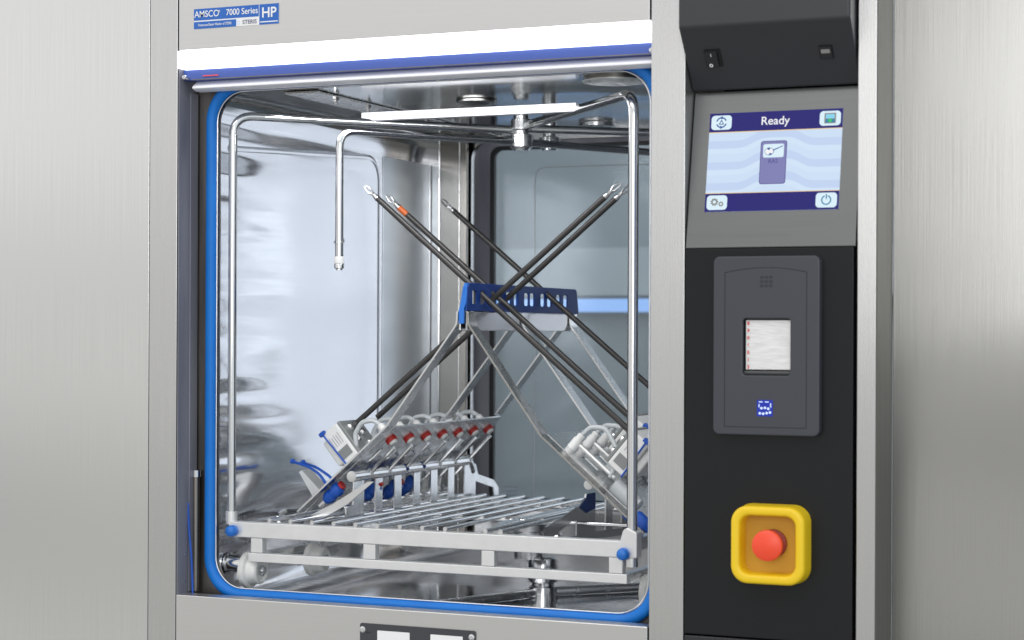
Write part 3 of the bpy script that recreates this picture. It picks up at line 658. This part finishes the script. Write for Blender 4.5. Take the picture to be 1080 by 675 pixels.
for xx in (RXR-.02,):
    MB().tube(fillet([(xx, RY1-.02, zr1), (xx, RY1-.02, zleg), (hubx, hubY, zleg-.002)], .03, 8), LT, 12).build('manifold_tube', 'polished', RK)
hb_ = MB().lathe((hubx, hubY, hubz+.020), (0, 0, -1), [(.010, 0), (.012, .001), (.012, .008), (.016, .009), (.016, .024), (.012, .026), (.012, .030), (.0175, .032), (.0175, .050), (.013, .054), (.0125, .056)]).build('hub', 'satin', RK)
# cross bar between the two V tubes
yb = .205
bz_ = P(495, 118.5, yb).z
cbx0, cbx1 = X_(382, yb), X_(608, yb)
cbar = MB().box((cbx0, yb-.006, bz_-.0062), (cbx1, yb+.006, bz_+.0062)).build('cross_bar', 'bar_lit', RK, bevel=.001)
MB().lathe((cbx1-.0002, yb, bz_), (1, 0, 0), [(.003, 0), (.003, .004), (.0015, .005)], 12).build('bar_screw', 'satin', cbar)
# rotating wash arm with a drop leg
zz2 = P(385, 137, .11).z
xd = X_(357.5, .10)
wa = MB().tube(fillet([(xd, .10, P(357, 272, .10).z), (xd, .10, zz2), (hubx, hubY, zz2+.001), (X_(690, .55), .56, zz2-.002)], [.026, .2], 9), .0058, 16).build('wash_arm', 'polished', RK)
z1 = P(357, 255, .10).z
MB().tube([(xd+.0072*math.cos(a), .10+.0072*math.sin(a), z1+.0016*math.sin(a*1.0)) for a in [2*math.pi*k/20 for k in range(20)]], .0009, 6, closed=True).build('spring_clip', 'satin', wa)
MB().tube([(xd+.006, .0965, z1-.002), (xd+.0105, .094, z1+.004)], .0009, 6).build('spring_clip', 'satin', wa)
zn = P(357, 272, .10).z
MB().lathe((xd, .10, zn), (0, 0, -1), [(.0062, -.002), (.0072, 0), (.0072, .008), (.0060, .0085)], 20).build('nozzle_sleeve', 'housing', wa)
MB().lathe((xd, .10, zn-.0085), (0, 0, -1), [(.0065, 0), (.0070, .001), (.0070, .0062), (.0045, .0072), (.0045, .009)], 20).build('nozzle', 'satin', wa)
# ------------------------------------------------------------------ slotted holder running front to back
HX = -.328; HY0, HY1 = .152, .575
hz1 = Q(545, 301.5, HX).z; hz0 = Q(545, 329.5, HX).z
hp = []
slots = []
for spx_ in (500.5, 509.5, 521, 526, 536.5, 544.5, 555.5, 561.5, 572.5, 579.5, 589, 596.5):
    Yc = Y_(spx_, HX+.005, 315); w2 = .0105
    slots.append(rr(Yc-w2*.8, hz0+.010, Yc+w2*.8, hz1-.0105, .0038, 5))
outl = []
o_ = rr(HY0, hz0, HY1, hz1, .010, 6)
BX = basis((HX+.005, 0, 0), (0, 1, 0), (0, 0, 1))     # local x = +Y, y = +Z, normal = +X
hold = plate('slotted_holder', [[(HY0-.004, hz0), (HY1+.006, hz0), (HY1+.004, hz0+.012), (HY1-.001, hz1-.007), (HY1-.006, hz1), (HY0+.007, hz1), (HY0+.001, hz1-.006), (HY0-.002, hz0+.012)]]+slots, .0025, BX, 'blue_plastic', RK, bev=.0008)
plate('slotted_holder', [[(HY0-.004, hz0), (HY1+.006, hz0), (HY1+.004, hz0+.012), (HY1-.001, hz1-.007), (HY1-.006, hz1), (HY0+.007, hz1), (HY0+.001, hz1-.006), (HY0-.002, hz0+.012)]]+[rr(HY0+.03, hz0+.008, HY0+.19, hz1-.009, .004), rr(HY0+.20, hz0+.008, HY1-.02, hz1-.009, .004)], .002, Matrix.Translation((-.0065, 0, 0)) @ BX, 'light_blue_plastic', RK, bev=.0008)
MB().prism([(HX-.007, HY0-.004, hz0-.018), (HX+.0005, HY0-.004, hz0-.018), (HX+.001, HY0-.004, hz0+.004), (HX+.0035, HY0-.003, hz0+.012), (HX+.0035, HY0+.001, hz1-.006), (HX+.0005, HY0+.004, hz1-.0005), (HX-.0025, HY0+.004, hz1-.0005), (HX-.0045, HY0+.002, hz1-.008), (HX-.006, HY0-.002, hz0+.010), (HX-.008, HY0-.004, hz0-.001)], (0, .004, 0)).build('holder_end_cap', 'light_blue_plastic', RK, bevel=.0006)
# steel plates under it, splitting into arms on each side
pz1_, pz0_ = hz0-.001, Q(545, 349, HX).z
sp = MB().box((HX+.001, HY0, pz0_), (HX+.0045, HY1, pz1_)).build('support_plate', 'bracket_steel' if False else 'mid_steel', RK, bevel=.001)
MB().box((HX-.0095, HY0, pz0_), (HX-.006, HY1, pz1_)).build('support_plate', 'satin', RK, bevel=.001)
MB().box((HX-.0058, HY0+.02, pz0_+.001), (HX+.0008, HY1-.01, pz0_+.003)).build('support_plate', 'satin', RK)
for px_ in (494, 554.5, 606):
    Yc = Y_(px_, HX+.0045, 333); MB().lathe((HX+.0043, Yc, Q(px_, 334, HX+.0045).z), (1, 0, 0), [(.0045, 0), (.0045, .003), (.0018, .0033), (.0016, .002)], 14).build('plate_screw', 'polished', sp)
HY1b = .56
# arm profile in x/z: top, bend, bottom
TLx, TLz = HX-.0095, pz1_+.0; TRx, TRz = HX+.0065, pz1_
BLx, BLz = -.4487, 1.1651; ELx, ELz = -.5939, 1.0371
BRx, BRz = -.2098, 1.1576; ERx, ERz = -.060, 1.0310
def arm(path, Y, w, t, name='support_arm', m='satin'):
    """flat bar of width w (along Y) and thickness t following path in x/z"""
    pts = [Vector((x, 0, z)) for x, z in fillet2(path, .02)]
    up_, lo = [], []
    for i, p in enumerate(pts):
        a = pts[max(i-1, 0)]; b = pts[min(i+1, len(pts)-1)]; d = (b-a).normalized(); n = Vector((-d.z, 0, d.x))
        up_.append(p+n*t/2); lo.append(p-n*t/2)
    b = MB(); n = len(pts); V = []
    for Yv in (Y-w/2, Y+w/2): V.append([b.b.verts.new((p.x, Yv, p.z)) for p in up_+lo[::-1]])
    A, B = V; m_ = len(A)
    for i in range(n-1):
        b.b.faces.new((A[i], A[i+1], A[m_-2-i], A[m_-1-i])); b.b.faces.new((B[i], B[i+1], B[m_-2-i], B[m_-1-i]))
    for k in range(m_): b.b.faces.new((A[k], A[(k+1) % m_], B[(k+1) % m_], B[k]))
    return b.build(name, m, RK, bevel=.0005)
def fillet2(path, r): return [(p.x, p.y) for p in fillet([Vector((x, z, 0)) for x, z in path], r, 5)]
TW = .026
Ymid = .36
leftpath = [(TLx, TLz), (TLx-.001, TLz-.018), (BLx, BLz), (ELx, ELz)]
rightpath = [(TRx, TRz), (TRx+.001, TRz-.018), (BRx, BRz), (ERx, ERz)]
arm(leftpath, HY0+.008, TW, .003); arm(rightpath, HY0+.008, TW, .003, m='bracket_steel')  # right arm in darker steel: its dark reflection is put into the colour
for Yv in (.355, .55):
    arm([(TLx, TLz), (TLx-.001, TLz-.018), (BLx-.002, BLz+.002)], Yv, TW, .003)
    arm([(TRx, TRz), (TRx+.001, TRz-.018), (BRx+.002, BRz+.002)], Yv, TW, .003)
# trays: slanted sheets with two rows of holes
def tray(B, E, Y0, Y1, sgn, holes):
    B, E = Vector((B[0], 0, B[1])), Vector((E[0], 0, E[1])); d = (E-B).normalized(); L = (E-B).length
    bs = basis((B.x, 0, B.z), (0, 1, 0), d)
    outs = [[(Y0, 0), (Y1-.01, 0), (Y1, .012), (Y1, L*.55), (Y1-.03, L*.75), (Y0+.02, L), (Y0, L)]]+holes
    return plate('slanted_tray', outs, .0022, bs, 'satin', RK, bev=.0004), d, L
stY = [.205+.058*i for i in range(7)]
hl = [circ(y, .030, .0085, 18) for y in stY]+[rr(y-.007, .052, y+.007, .082, .005, 4) for y in stY[:6]]
lt_, dL, LL = tray((BLx, BLz), (ELx, ELz), HY0+.018, .565, -1, hl)
hr = [rr(y-.012, .030, y+.012, .075, .006, 4) for y in stY]
rt_, dR, LR = tray((BRx, BRz), (ERx, ERz), HY0+.018, .565, 1, [circ(y, .030, .0085, 18) for y in stY]+[rr(y-.007, .05, y+.007, .08, .005, 4) for y in stY[:6]])
nLu = Vector((-dL.z, 0, dL.x));  nLu = nLu if nLu.z > 0 else -nLu      # upward normal of the left tray
nRu = Vector((-dR.z, 0, dR.x));  nRu = nRu if nRu.z > 0 else -nRu
for i, Yc in enumerate(stY):
    for side, (bx, bz, d, n) in (('L', (BLx, BLz, dL, nLu)), ('R', (BRx, BRz, dR, nRu))):
        o = Vector((bx, Yc, bz))+d*.030
        ft = MB().lathe(o-n*.010, n, [(.0055, 0), (.0065, .002), (.0065, .008), (.0078, .009), (.0078, .012), (.0072, .013), (.0072, .026), (.0058, .028), (.0058, .034), (.0040, .036)], 18).build('fitting', 'housing', RK)
        MB().lathe(o-n*.0065, n, [(.0084, 0), (.0088, .001), (.0088, .0036), (.0084, .0045)], 20).build('seal_ring', 'silicone_red', ft)
        # clear hose looping from this fitting over to the next one down the slope
        a = o+n*.026; b = o+d*.055+n*.014
        if side == 'L' and i % 1 == 0:
            hpts = [a, a+n*.012+d*.004, a+n*.022+d*.020, a+n*.016+d*.040, b+n*.004+d*.002, b-n*.004]
        else:
            hpts = [a, a+n*.016+d*.002, a+n*.030+d*.020, a+n*.020+d*.048, b+d*.012+n*.004, b+d*.014-n*.006]
        hh_ = MB().tube(fillet(hpts, .014, 5), .0036, 10).build('clear_hose', 'clear_hose', RK)
        # slanted feed pipe under / over the tray
        if side == 'L':
            MB().tube([o-n*.014+d*.004, o-n*.020+d*.10], .0030, 8).build('feed_pipe', 'polished', RK)
            q = o-n*.017+d*.055
            MB().lathe(q, d, [(.004, 0), (.0062, .001), (.0062, .012), (.0045, .013), (.0045, .020)], 14).build('feed_joint', 'bead_blasted' if i not in (2, 3) else 'blue_plastic', RK)
        else:
            MB().tube([o+n*.012+d*.006, o+n*.012+d*.075], .0030, 8).build('feed_pipe', 'bead_blasted', RK)
            q = o+n*.010+d*.050+Vector((0, .02, 0))
            MB().lathe(q, d, [(.004, 0), (.0085, .001), (.0085, .030), (.006, .032), (.006, .038)], 16).build('flow_sleeve', 'clear_hose', RK)
# thick sleeve at the bottom of the right tray, nearest the door
o = Vector((BRx, HY0+.030, BRz))+dR*.115
MB().lathe(o+nRu*.012, dR, [(.008, 0), (.0115, .002), (.0115, .045), (.009, .047)], 20).build('flow_sleeve', 'clear_hose', RK)
# manifold pipe and comb plate below the left tray
MX = -.5
mp0, mp1 = P(371, 503.5, .155), Q(500, 491, -.5)
mz = 1.0915
mpts = fillet([(mp0.x, .155, mz), (mp0.x, .56, mz), (mp0.x, .572, mz-.02)], .02, 6)
mpipe = MB().tube(mpts, .0078, 18).build('manifold_pipe', 'polished', RK)
MB().lathe((mp0.x, .1552, mz), (0, -1, 0), [(.0078, 0), (.0078, .0012), (.0066, .0014)], 20).build('pipe_cap', 'satin', mpipe)
cxp = mp0.x+.004
def cy(px, py=530): return Y_(px, cxp, py)
tb = 1.0255
zt_ = mz-.0075
def comb(pxs):
    outs = []
    for a, b in pxs: outs.append((cy(a), cy(b)))
    return outs
teeth = comb(((373.5, 384), (396, 403.5), (416, 423.5), (436.5, 443), (454.5, 461.3), (472.8, 479), (489.8, 501.5)))
for i, (a, b) in enumerate(teeth):
    if i == 0: poly = [(a, zt_), (b, zt_), (b, tb-.006), (b-.010, tb-.010), (a-.022, tb-.002), (a-.024, tb+.022), (a-.002, tb+.026)]
    elif i == 6: poly = [(a, zt_), (b, zt_), (b+.01, zt_-.018), (b+.075, zt_-.032), (b+.095, tb+.012), (b+.095, tb), (b+.078, tb), (b+.074, tb+.014), (b, tb+.030), (b, tb), (a, tb)]
    else: poly = [(a, zt_), (b, zt_), (b, tb), (a, tb)]
    plate('comb_tooth', [poly], .002, basis((cxp, 0, 0), (0, 1, 0), (0, 0, 1)), 'satin', RK)
# blue couplings hanging behind the teeth
for px_, py_ in ((352, 520), (392, 517), (414, 515), (431, 511)):
    Yc = {352: .165, 392: .24, 414: .32, 431: .38}[px_]
    p = P(px_, py_, Yc)
    ax = dL
    bc = MB().lathe(p-ax*.016, ax, [(.006, 0), (.0095, .002), (.0105, .005), (.0105, .012), (.0085, .013), (.0085, .018), (.0100, .019), (.0100, .027), (.006, .034)], 18).build('coupling', 'blue_cord', RK)
    MB().lathe(p-ax*.020, ax, [(.0065, 0), (.0065, .004)], 14).build('seal_ring', 'silicone_red', bc)
    MB().lathe(p+ax*.018, ax, [(.005, 0), (.005, .012), (.003, .014)], 14).build('coupling_stem', 'satin', bc)
# lower left cradle: tubes and hook plates at the foot of the tray
cr = MB().tube(fillet([P(296, 556, .16), P(292, 545, .16), P(300, 540, .20), P(372, 536, .34)], .008, 5), .0048, 12).build('cradle_tube', 'polished', RK)
MB().tube([P(300, 553, .15), P(352, 545, .25), P(400, 538, .36)], .0042, 12).build('cradle_tube', 'polished', RK)
MB().tube([P(300, 562, .13), P(345, 551, .22), P(420, 541, .38)], .0036, 10).build('cradle_tube', 'satin', RK)
hk = [P(346, 541, .155), P(366, 528, .155), P(374, 519, .155), P(378, 522, .155), P(360, 540, .155), P(334, 545, .155), P(326, 549, .155), P(321, 560, .155), P(319, 563, .155), P(319, 553, .155), P(323, 546, .155)]
MB().prism([P(319, 566, .150), P(320, 551, .150), P(328, 543, .150), P(352, 531, .150), P(388, 508, .150), P(394, 508, .150), P(366, 532, .150), P(343, 545, .150), P(333, 550, .150), P(327, 558, .150), P(326, 566, .150)], (0, .003, 0)).build('hook_plate', 'satin', RK)
sp0 = [P(315, 498, .22), P(318, 496, .22), P(340, 520, .22), P(332, 528, .22)]
MB().prism(sp0, (0, .03, 0)).build('side_flap', 'bead_blasted', RK, bevel=.0006)
for k, (x1_, y1_, x2_, y2_) in enumerate(((309, 487, 345, 512), (320, 488, 352, 507))):
    p0_, p3_ = P(x1_, y1_, .20+.03*k), P(x2_, y2_, .18)
    m1_ = P((x1_+x2_)/2-2, y1_+5, .20); m2_ = P((x1_+x2_)/2+10, y1_+13, .19)
    cbb = MB().tube(fillet([p0_, m1_, m2_, p3_], .05, 6), .0021, 8).build('blue_cord', 'blue_cord', RK)
    MB().lathe(p0_-Vector((.004, 0, 0)), (1, 0, .2), [(.002, 0), (.0036, .001), (.0036, .006), (.002, .007)], 12).build('cord_end', 'blue_cord', cbb)
for dx_, dz_, r_ in ((-.030, .018, .0055), (-.055, .010, .0045), (-.020, .004, .004)):
    MB().tube([(cxp+dx_, .17, tb+dz_), (cxp+dx_, .55, tb+dz_)], r_, 12).build('water_pipe', 'polished', RK)
for i in range(6):
    q = Vector((cxp-.028, .21+.058*i, tb+.022))
    MB().lathe(q, (.15, 0, 1), [(.0075, 0), (.0075, .006), (.0050, .007), (.0050, .018), (.0065, .019), (.0065, .025), (.003, .026)], 14).build('pipe_nipple', 'satin' if i % 2 else 'housing', RK)
    h_ = [q+Vector((0, 0, .022)), q+Vector((-.004, .006, .040)), q+Vector((-.018, .020, .050)), q+Vector((-.030, .026, .036))]
    MB().tube(fillet(h_, .012, 5), .0028, 8).build('clear_hose', 'clear_hose', RK)
for px_, py_, Yc in ((676, 551, .16), (668, 545, .24)):
    p_ = P(px_, py_, Yc); bc = MB().lathe(p_-dR*.014, dR, [(.006, 0), (.0105, .002), (.0115, .006), (.0115, .020), (.009, .024), (.005, .030)], 18).build('coupling', 'blue_cord', RK)
# right bracket (dark cut-out plate on the deck)
RBX = -.2035
def bq(px, py): q = Q(px, py, RBX); return (q.y, q.z)
RBX = P(574, 576, .14).x
outb = [bq(573.5, 576), bq(573.5, 562), bq(577, 556), bq(613, 532), bq(618, 525), bq(618.5, 521), bq(628, 519), bq(628, 560), bq(639, 559), bq(639.5, 524), bq(646, 523), bq(646, 558), bq(656, 557), bq(656, 538), bq(668, 536), bq(668, 563)]
hole1 = [bq(583, 571), bq(584, 566), bq(603, 550), bq(608.5, 549), bq(608.5, 565)]
plate('bracket', [outb, hole1], .0025, basis((RBX, 0, 0), (0, 1, 0), (0, 0, 1)), 'mid_steel', RK)
pv = Q(622, 511, RBX)
MB().tube([(RBX, pv.y-.004, pv.z), (RBX, pv.y+.30, pv.z)], .0068, 16).build('manifold_pipe', 'polished', RK)
MB().lathe((RBX, pv.y-.004, pv.z), (0, -1, 0), [(.0072, 0), (.0072, .0018), (.006, .0022)], 18).build('pipe_cap', 'housing', RK)
plate('bracket_pad', [[bq(611.5, 536), bq(613, 532.5), bq(618, 525.5), bq(618.5, 521.5), bq(627.6, 519.5), bq(627.6, 536), bq(618, 541)]], .0006, basis((RBX+.0008, 0, 0), (0, 1, 0), (0, 0, 1)), 'blue_plastic', RK)
# ================================================================== SURGICAL INSTRUMENTS
def instrument(tip, end, Y, label, orange=False, housing=True, hshift=.017, r=.0043, nm='surgical_instrument'):
    a, b = P(*tip, Y), P(*end, Y); d = (b-a).normalized(); L = (b-a).length; b0 = b
    T = thing(nm, b, label, 'surgical instrument', 'robotic surgery instruments clamped in the rack')
    MB().cyl(a+d*.022, b, r, 16).build('shaft', 'shaft', T)
    if orange: MB().cyl(a+d*.0215, a+d*.040, r+.0002, 16).build('colour_band', 'orange', T)
    wr_ = MB().lathe(a+d*.022, -d, [(r*.95, 0), (r*.9, .004), (r*.6, .005), (r*.75, .007), (r*.75, .011), (r*.45, .012)], 14).build('wrist', 'satin', T)
    n = Vector((-d.z, 0, d.x))
    for s_ in (1, -1):
        j0 = a+d*.012; MB().tube([j0, j0-d*.005+n*(.0030*s_), j0-d*.011+n*(.0030*s_ + .0004), j0-d*.018+n*(.0009*s_ + .0008)], [.0016, .0016, .0014, .0005], 8).build('jaw', 'mid_steel', T)
    MB().cyl(a+d*.0135-Vector((0, .0042, 0)), a+d*.0135+Vector((0, .0042, 0)), .0022, 12).build('pivot_pin', 'polished', wr_)
    MB().cyl(a+d*.0215, a+d*.0235, r+.0003, 16).build('shaft_ring', 'satin', T)
    if housing:
        b = b0 + n*(-hshift if n.z > 0 else hshift)
        Y0, Y1 = Y-.032, Y+.038; lx = .031
        w_h = .030
        def box_(u0, u1, w0, w1, ya, yb_): # u along the shaft (away from the tip), w across
            c0 = b+d*((u0+u1)/2)+n*((w0+w1)/2); c0.y = (ya+yb_)/2
            return MB().obox(c0, d, (0, 1, 0), n, abs(u1-u0)/2, (yb_-ya)/2, abs(w1-w0)/2)
        hs = box_(.004, .034, -w_h, w_h, Y0, Y1).build('housing', 'housing', T, bevel=.003)
        box_(-.001, .0045, -w_h*.98, w_h*.98, Y0+.001, Y1-.001).build('face_plate', 'housing_grey', T, bevel=.002)
        for q in range(4):
            c0 = b+n*(-.016+.0105*q); c0.y = Y+.012*(1 if q % 2 else -1)
            MB().lathe(c0-d*.001, -d, [(.0062, 0), (.0062, .003), (.0045, .005), (.0045, .006)], 16).build('drive_disc', 'satin', T)
        MB().lathe(b0-d*.010, d, [(.0045, 0), (.0065, .003), (.0065, .010)], 16).build('shaft_collar', 'housing_dark', T)
        wc = n*1
        def onface(u, w): p = b+d*u+n*w; p.y = Y0; return p
        low = -1 if (n*w_h).z > 0 else 1
        bsf = basis(onface(.018, 0), n*(-low), -d)
        if (bsf.to_3x3() @ Vector((0, 0, 1))).y > 0: bsf = basis(onface(.018, 0), n*low, -d)
        sg = 1
        plate('label_square', [rect(-.0215 if low*1 < 0 else .006, -.006 if low*1 < 0 else .0215, -.011, .009)], .0006, off(bsf, .0006), 'housing_grey', hs)
        for q in range(5):
            plate('label_line', [rect(.0 if low < 0 else -.018+.002*(q % 2), .018-.002*(q % 2) if low < 0 else 0, -.011+.0042*q, -.0103+.0042*q)], .0003, off(bsf, .0004), 'label_grey', hs)
        # blue strap
        s0 = onface(.0325, -w_h*1.02)+Vector((0, -.0012, 0)); s1 = onface(.0285, w_h*1.04)+Vector((0, -.0012, 0))
        st_ = MB().tube([s0, s1], .0014, 8).build('strap', 'blue_cord', T)
        top = s0 if s0.z > s1.z else s1
        MB().obox(top+Vector((0, .002, 0)), d, (0, 1, 0), n, .005, .004, .003).build('buckle', 'blue_cord', st_, bevel=.0008)
        tl_ = box_(.034, .046, -w_h*.75, w_h*.75, Y0+.008, Y1-.008).build('rear_housing', 'housing', T, bevel=.004)
    return T
A1 = Y_(511, HX+.008, 312); A2 = Y_(530, HX+.008, 312); A3 = Y_(579, HX+.008, 312); B1 = Y_(520, HX+.008, 312); B2 = Y_(537, HX+.008, 312)
def line_y(t, e, Y): return Y
instrument((387, 199), (668, 458), A1, 'black shafted instrument with the far left bare metal tip, running down to the right')
instrument((410, 209), (668, 443), A2, 'black shafted instrument with an orange band behind its tip, running down to the right', orange=True)
instrument((468, 213), (698, 419), A3, 'rearmost black shafted instrument through the right end of the blue holder, sloping down right', housing=False)
instrument((651, 196), (372, 450), B1, 'upper of two black instruments rising right, with white housing and blue strap at low left')
instrument((662, 198), (398, 440), B2, 'lower of two black shafted instruments rising right, ending beside the left tray', housing=False)
# ================================================================== light
w = bpy.data.worlds.new('World'); S.world = w; w.use_nodes = True; nt = w.node_tree; L = nt.links
bg = nt.nodes['Background']; tc = nt.nodes.new('ShaderNodeTexCoord'); sep = nt.nodes.new('ShaderNodeSeparateXYZ'); L.new(tc.outputs['Generated'], sep.inputs[0])
rampn = nt.nodes.new('ShaderNodeValToRGB'); mpz = nt.nodes.new('ShaderNodeMapRange'); mpz.inputs['From Min'].default_value = -1; mpz.inputs['From Max'].default_value = 1
L.new(sep.outputs['Z'], mpz.inputs['Value']); L.new(mpz.outputs[0], rampn.inputs['Fac'])
el = rampn.color_ramp.elements; el[0].position = .0; el[0].color = (.28, .28, .27, 1); el[1].position = 1; el[1].color = (1., 1., 1., 1)
for p_, c_ in ((.40, (.62, .62, .60, 1)), (.50, (.86, .86, .85, 1)), (.60, (.96, .96, .97, 1))):
    e = el.new(p_); e.color = c_
mrx = nt.nodes.new('ShaderNodeMapRange'); mrx.inputs['From Min'].default_value = .15; mrx.inputs['From Max'].default_value = .5; L.new(sep.outputs['X'], mrx.inputs['Value'])
mxw = nt.nodes.new('ShaderNodeMix'); mxw.data_type = 'RGBA'; mxw.blend_type = 'MULTIPLY'; mxw.inputs[7].default_value = (1.0, 1.08, 1.14, 1)
L.new(mrx.outputs[0], mxw.inputs[0]); L.new(rampn.outputs[0], mxw.inputs[6])
nzw = nt.nodes.new('ShaderNodeTexNoise'); nzw.inputs['Scale'].default_value = 1; nzw.inputs['Detail'].default_value = 2; mpw = nt.nodes.new('ShaderNodeMapping'); mpw.inputs['Scale'].default_value = (2.2, 2.2, 11); L.new(tc.outputs['Generated'], mpw.inputs['Vector']); L.new(mpw.outputs[0], nzw.inputs['Vector'])
mrw = nt.nodes.new('ShaderNodeMapRange'); mrw.inputs['From Min'].default_value = .35; mrw.inputs['From Max'].default_value = .65; mrw.inputs['To Min'].default_value = .62; mrw.inputs['To Max'].default_value = 1.30; L.new(nzw.outputs['Fac'], mrw.inputs['Value'])
vm = nt.nodes.new('ShaderNodeVectorMath'); vm.operation = 'SCALE'; L.new(mxw.outputs[2], vm.inputs[0]); L.new(mrw.outputs[0], vm.inputs['Scale'])
L.new(vm.outputs[0], bg.inputs['Color']); bg.inputs['Strength'].default_value = .98
def area(name, loc, target, sx_, sy_, power, col=(1, 1, 1)):
    l = bpy.data.lights.new(name, 'AREA'); l.shape = 'RECTANGLE'; l.size = sx_; l.size_y = sy_; l.energy = power; l.color = col
    o = bpy.data.objects.new(name, l); COL.objects.link(o); o.location = loc
    o.rotation_euler = (Vector(target)-Vector(loc)).to_track_quat('-Z', 'Y').to_euler(); return o
area('key_softbox', (-1.2, -3.4, 5.0), (-.3, 0, 1.2), 4, 2.5, 60, (1, .985, .96))
#area('front_softbox', (1.9, -3.6, 2.4), (-.2, 0, 1.2), 1.2, 2.0, 32, (.95, .97, 1))
area('front_fill', (.9, -3.4, 1.9), (-.3, .2, 1.2), 1.2, 1.2, 20, (1, 1, 1))
area('chamber_fill', (-.34, .085, 1.618), (-.34, .42, 1.1), .5, .03, 1.0, (.97, .98, 1))  # unseen fill light added to brighten the chamber interior
area('rear_room_lamp', (.95, 2.9, 1.4), (.95, 0, 1.4), 1.4, 2.2, 14, (.95, .935, 1))
area('rear_room_ceiling_lamp', (-.9, 2.0, 2.9), (-.9, 2.6, 1.0), 1.2, .8, 26, (.88, .95, 1))
S.view_settings.view_transform = 'Standard'; S.view_settings.look = 'None'; S.view_settings.exposure = 0; S.view_settings.gamma = 1
S.render.engine = 'CYCLES'
cy_ = S.cycles
cy_.use_denoising = True; cy_.max_bounces = 10; cy_.glossy_bounces = 6; cy_.transparent_max_bounces = 8; cy_.sample_clamp_indirect = 4; cy_.blur_glossy = .5
cam_d.dof.use_dof = True; cam_d.dof.focus_distance = 2.66; cam_d.dof.aperture_fstop = 5.6
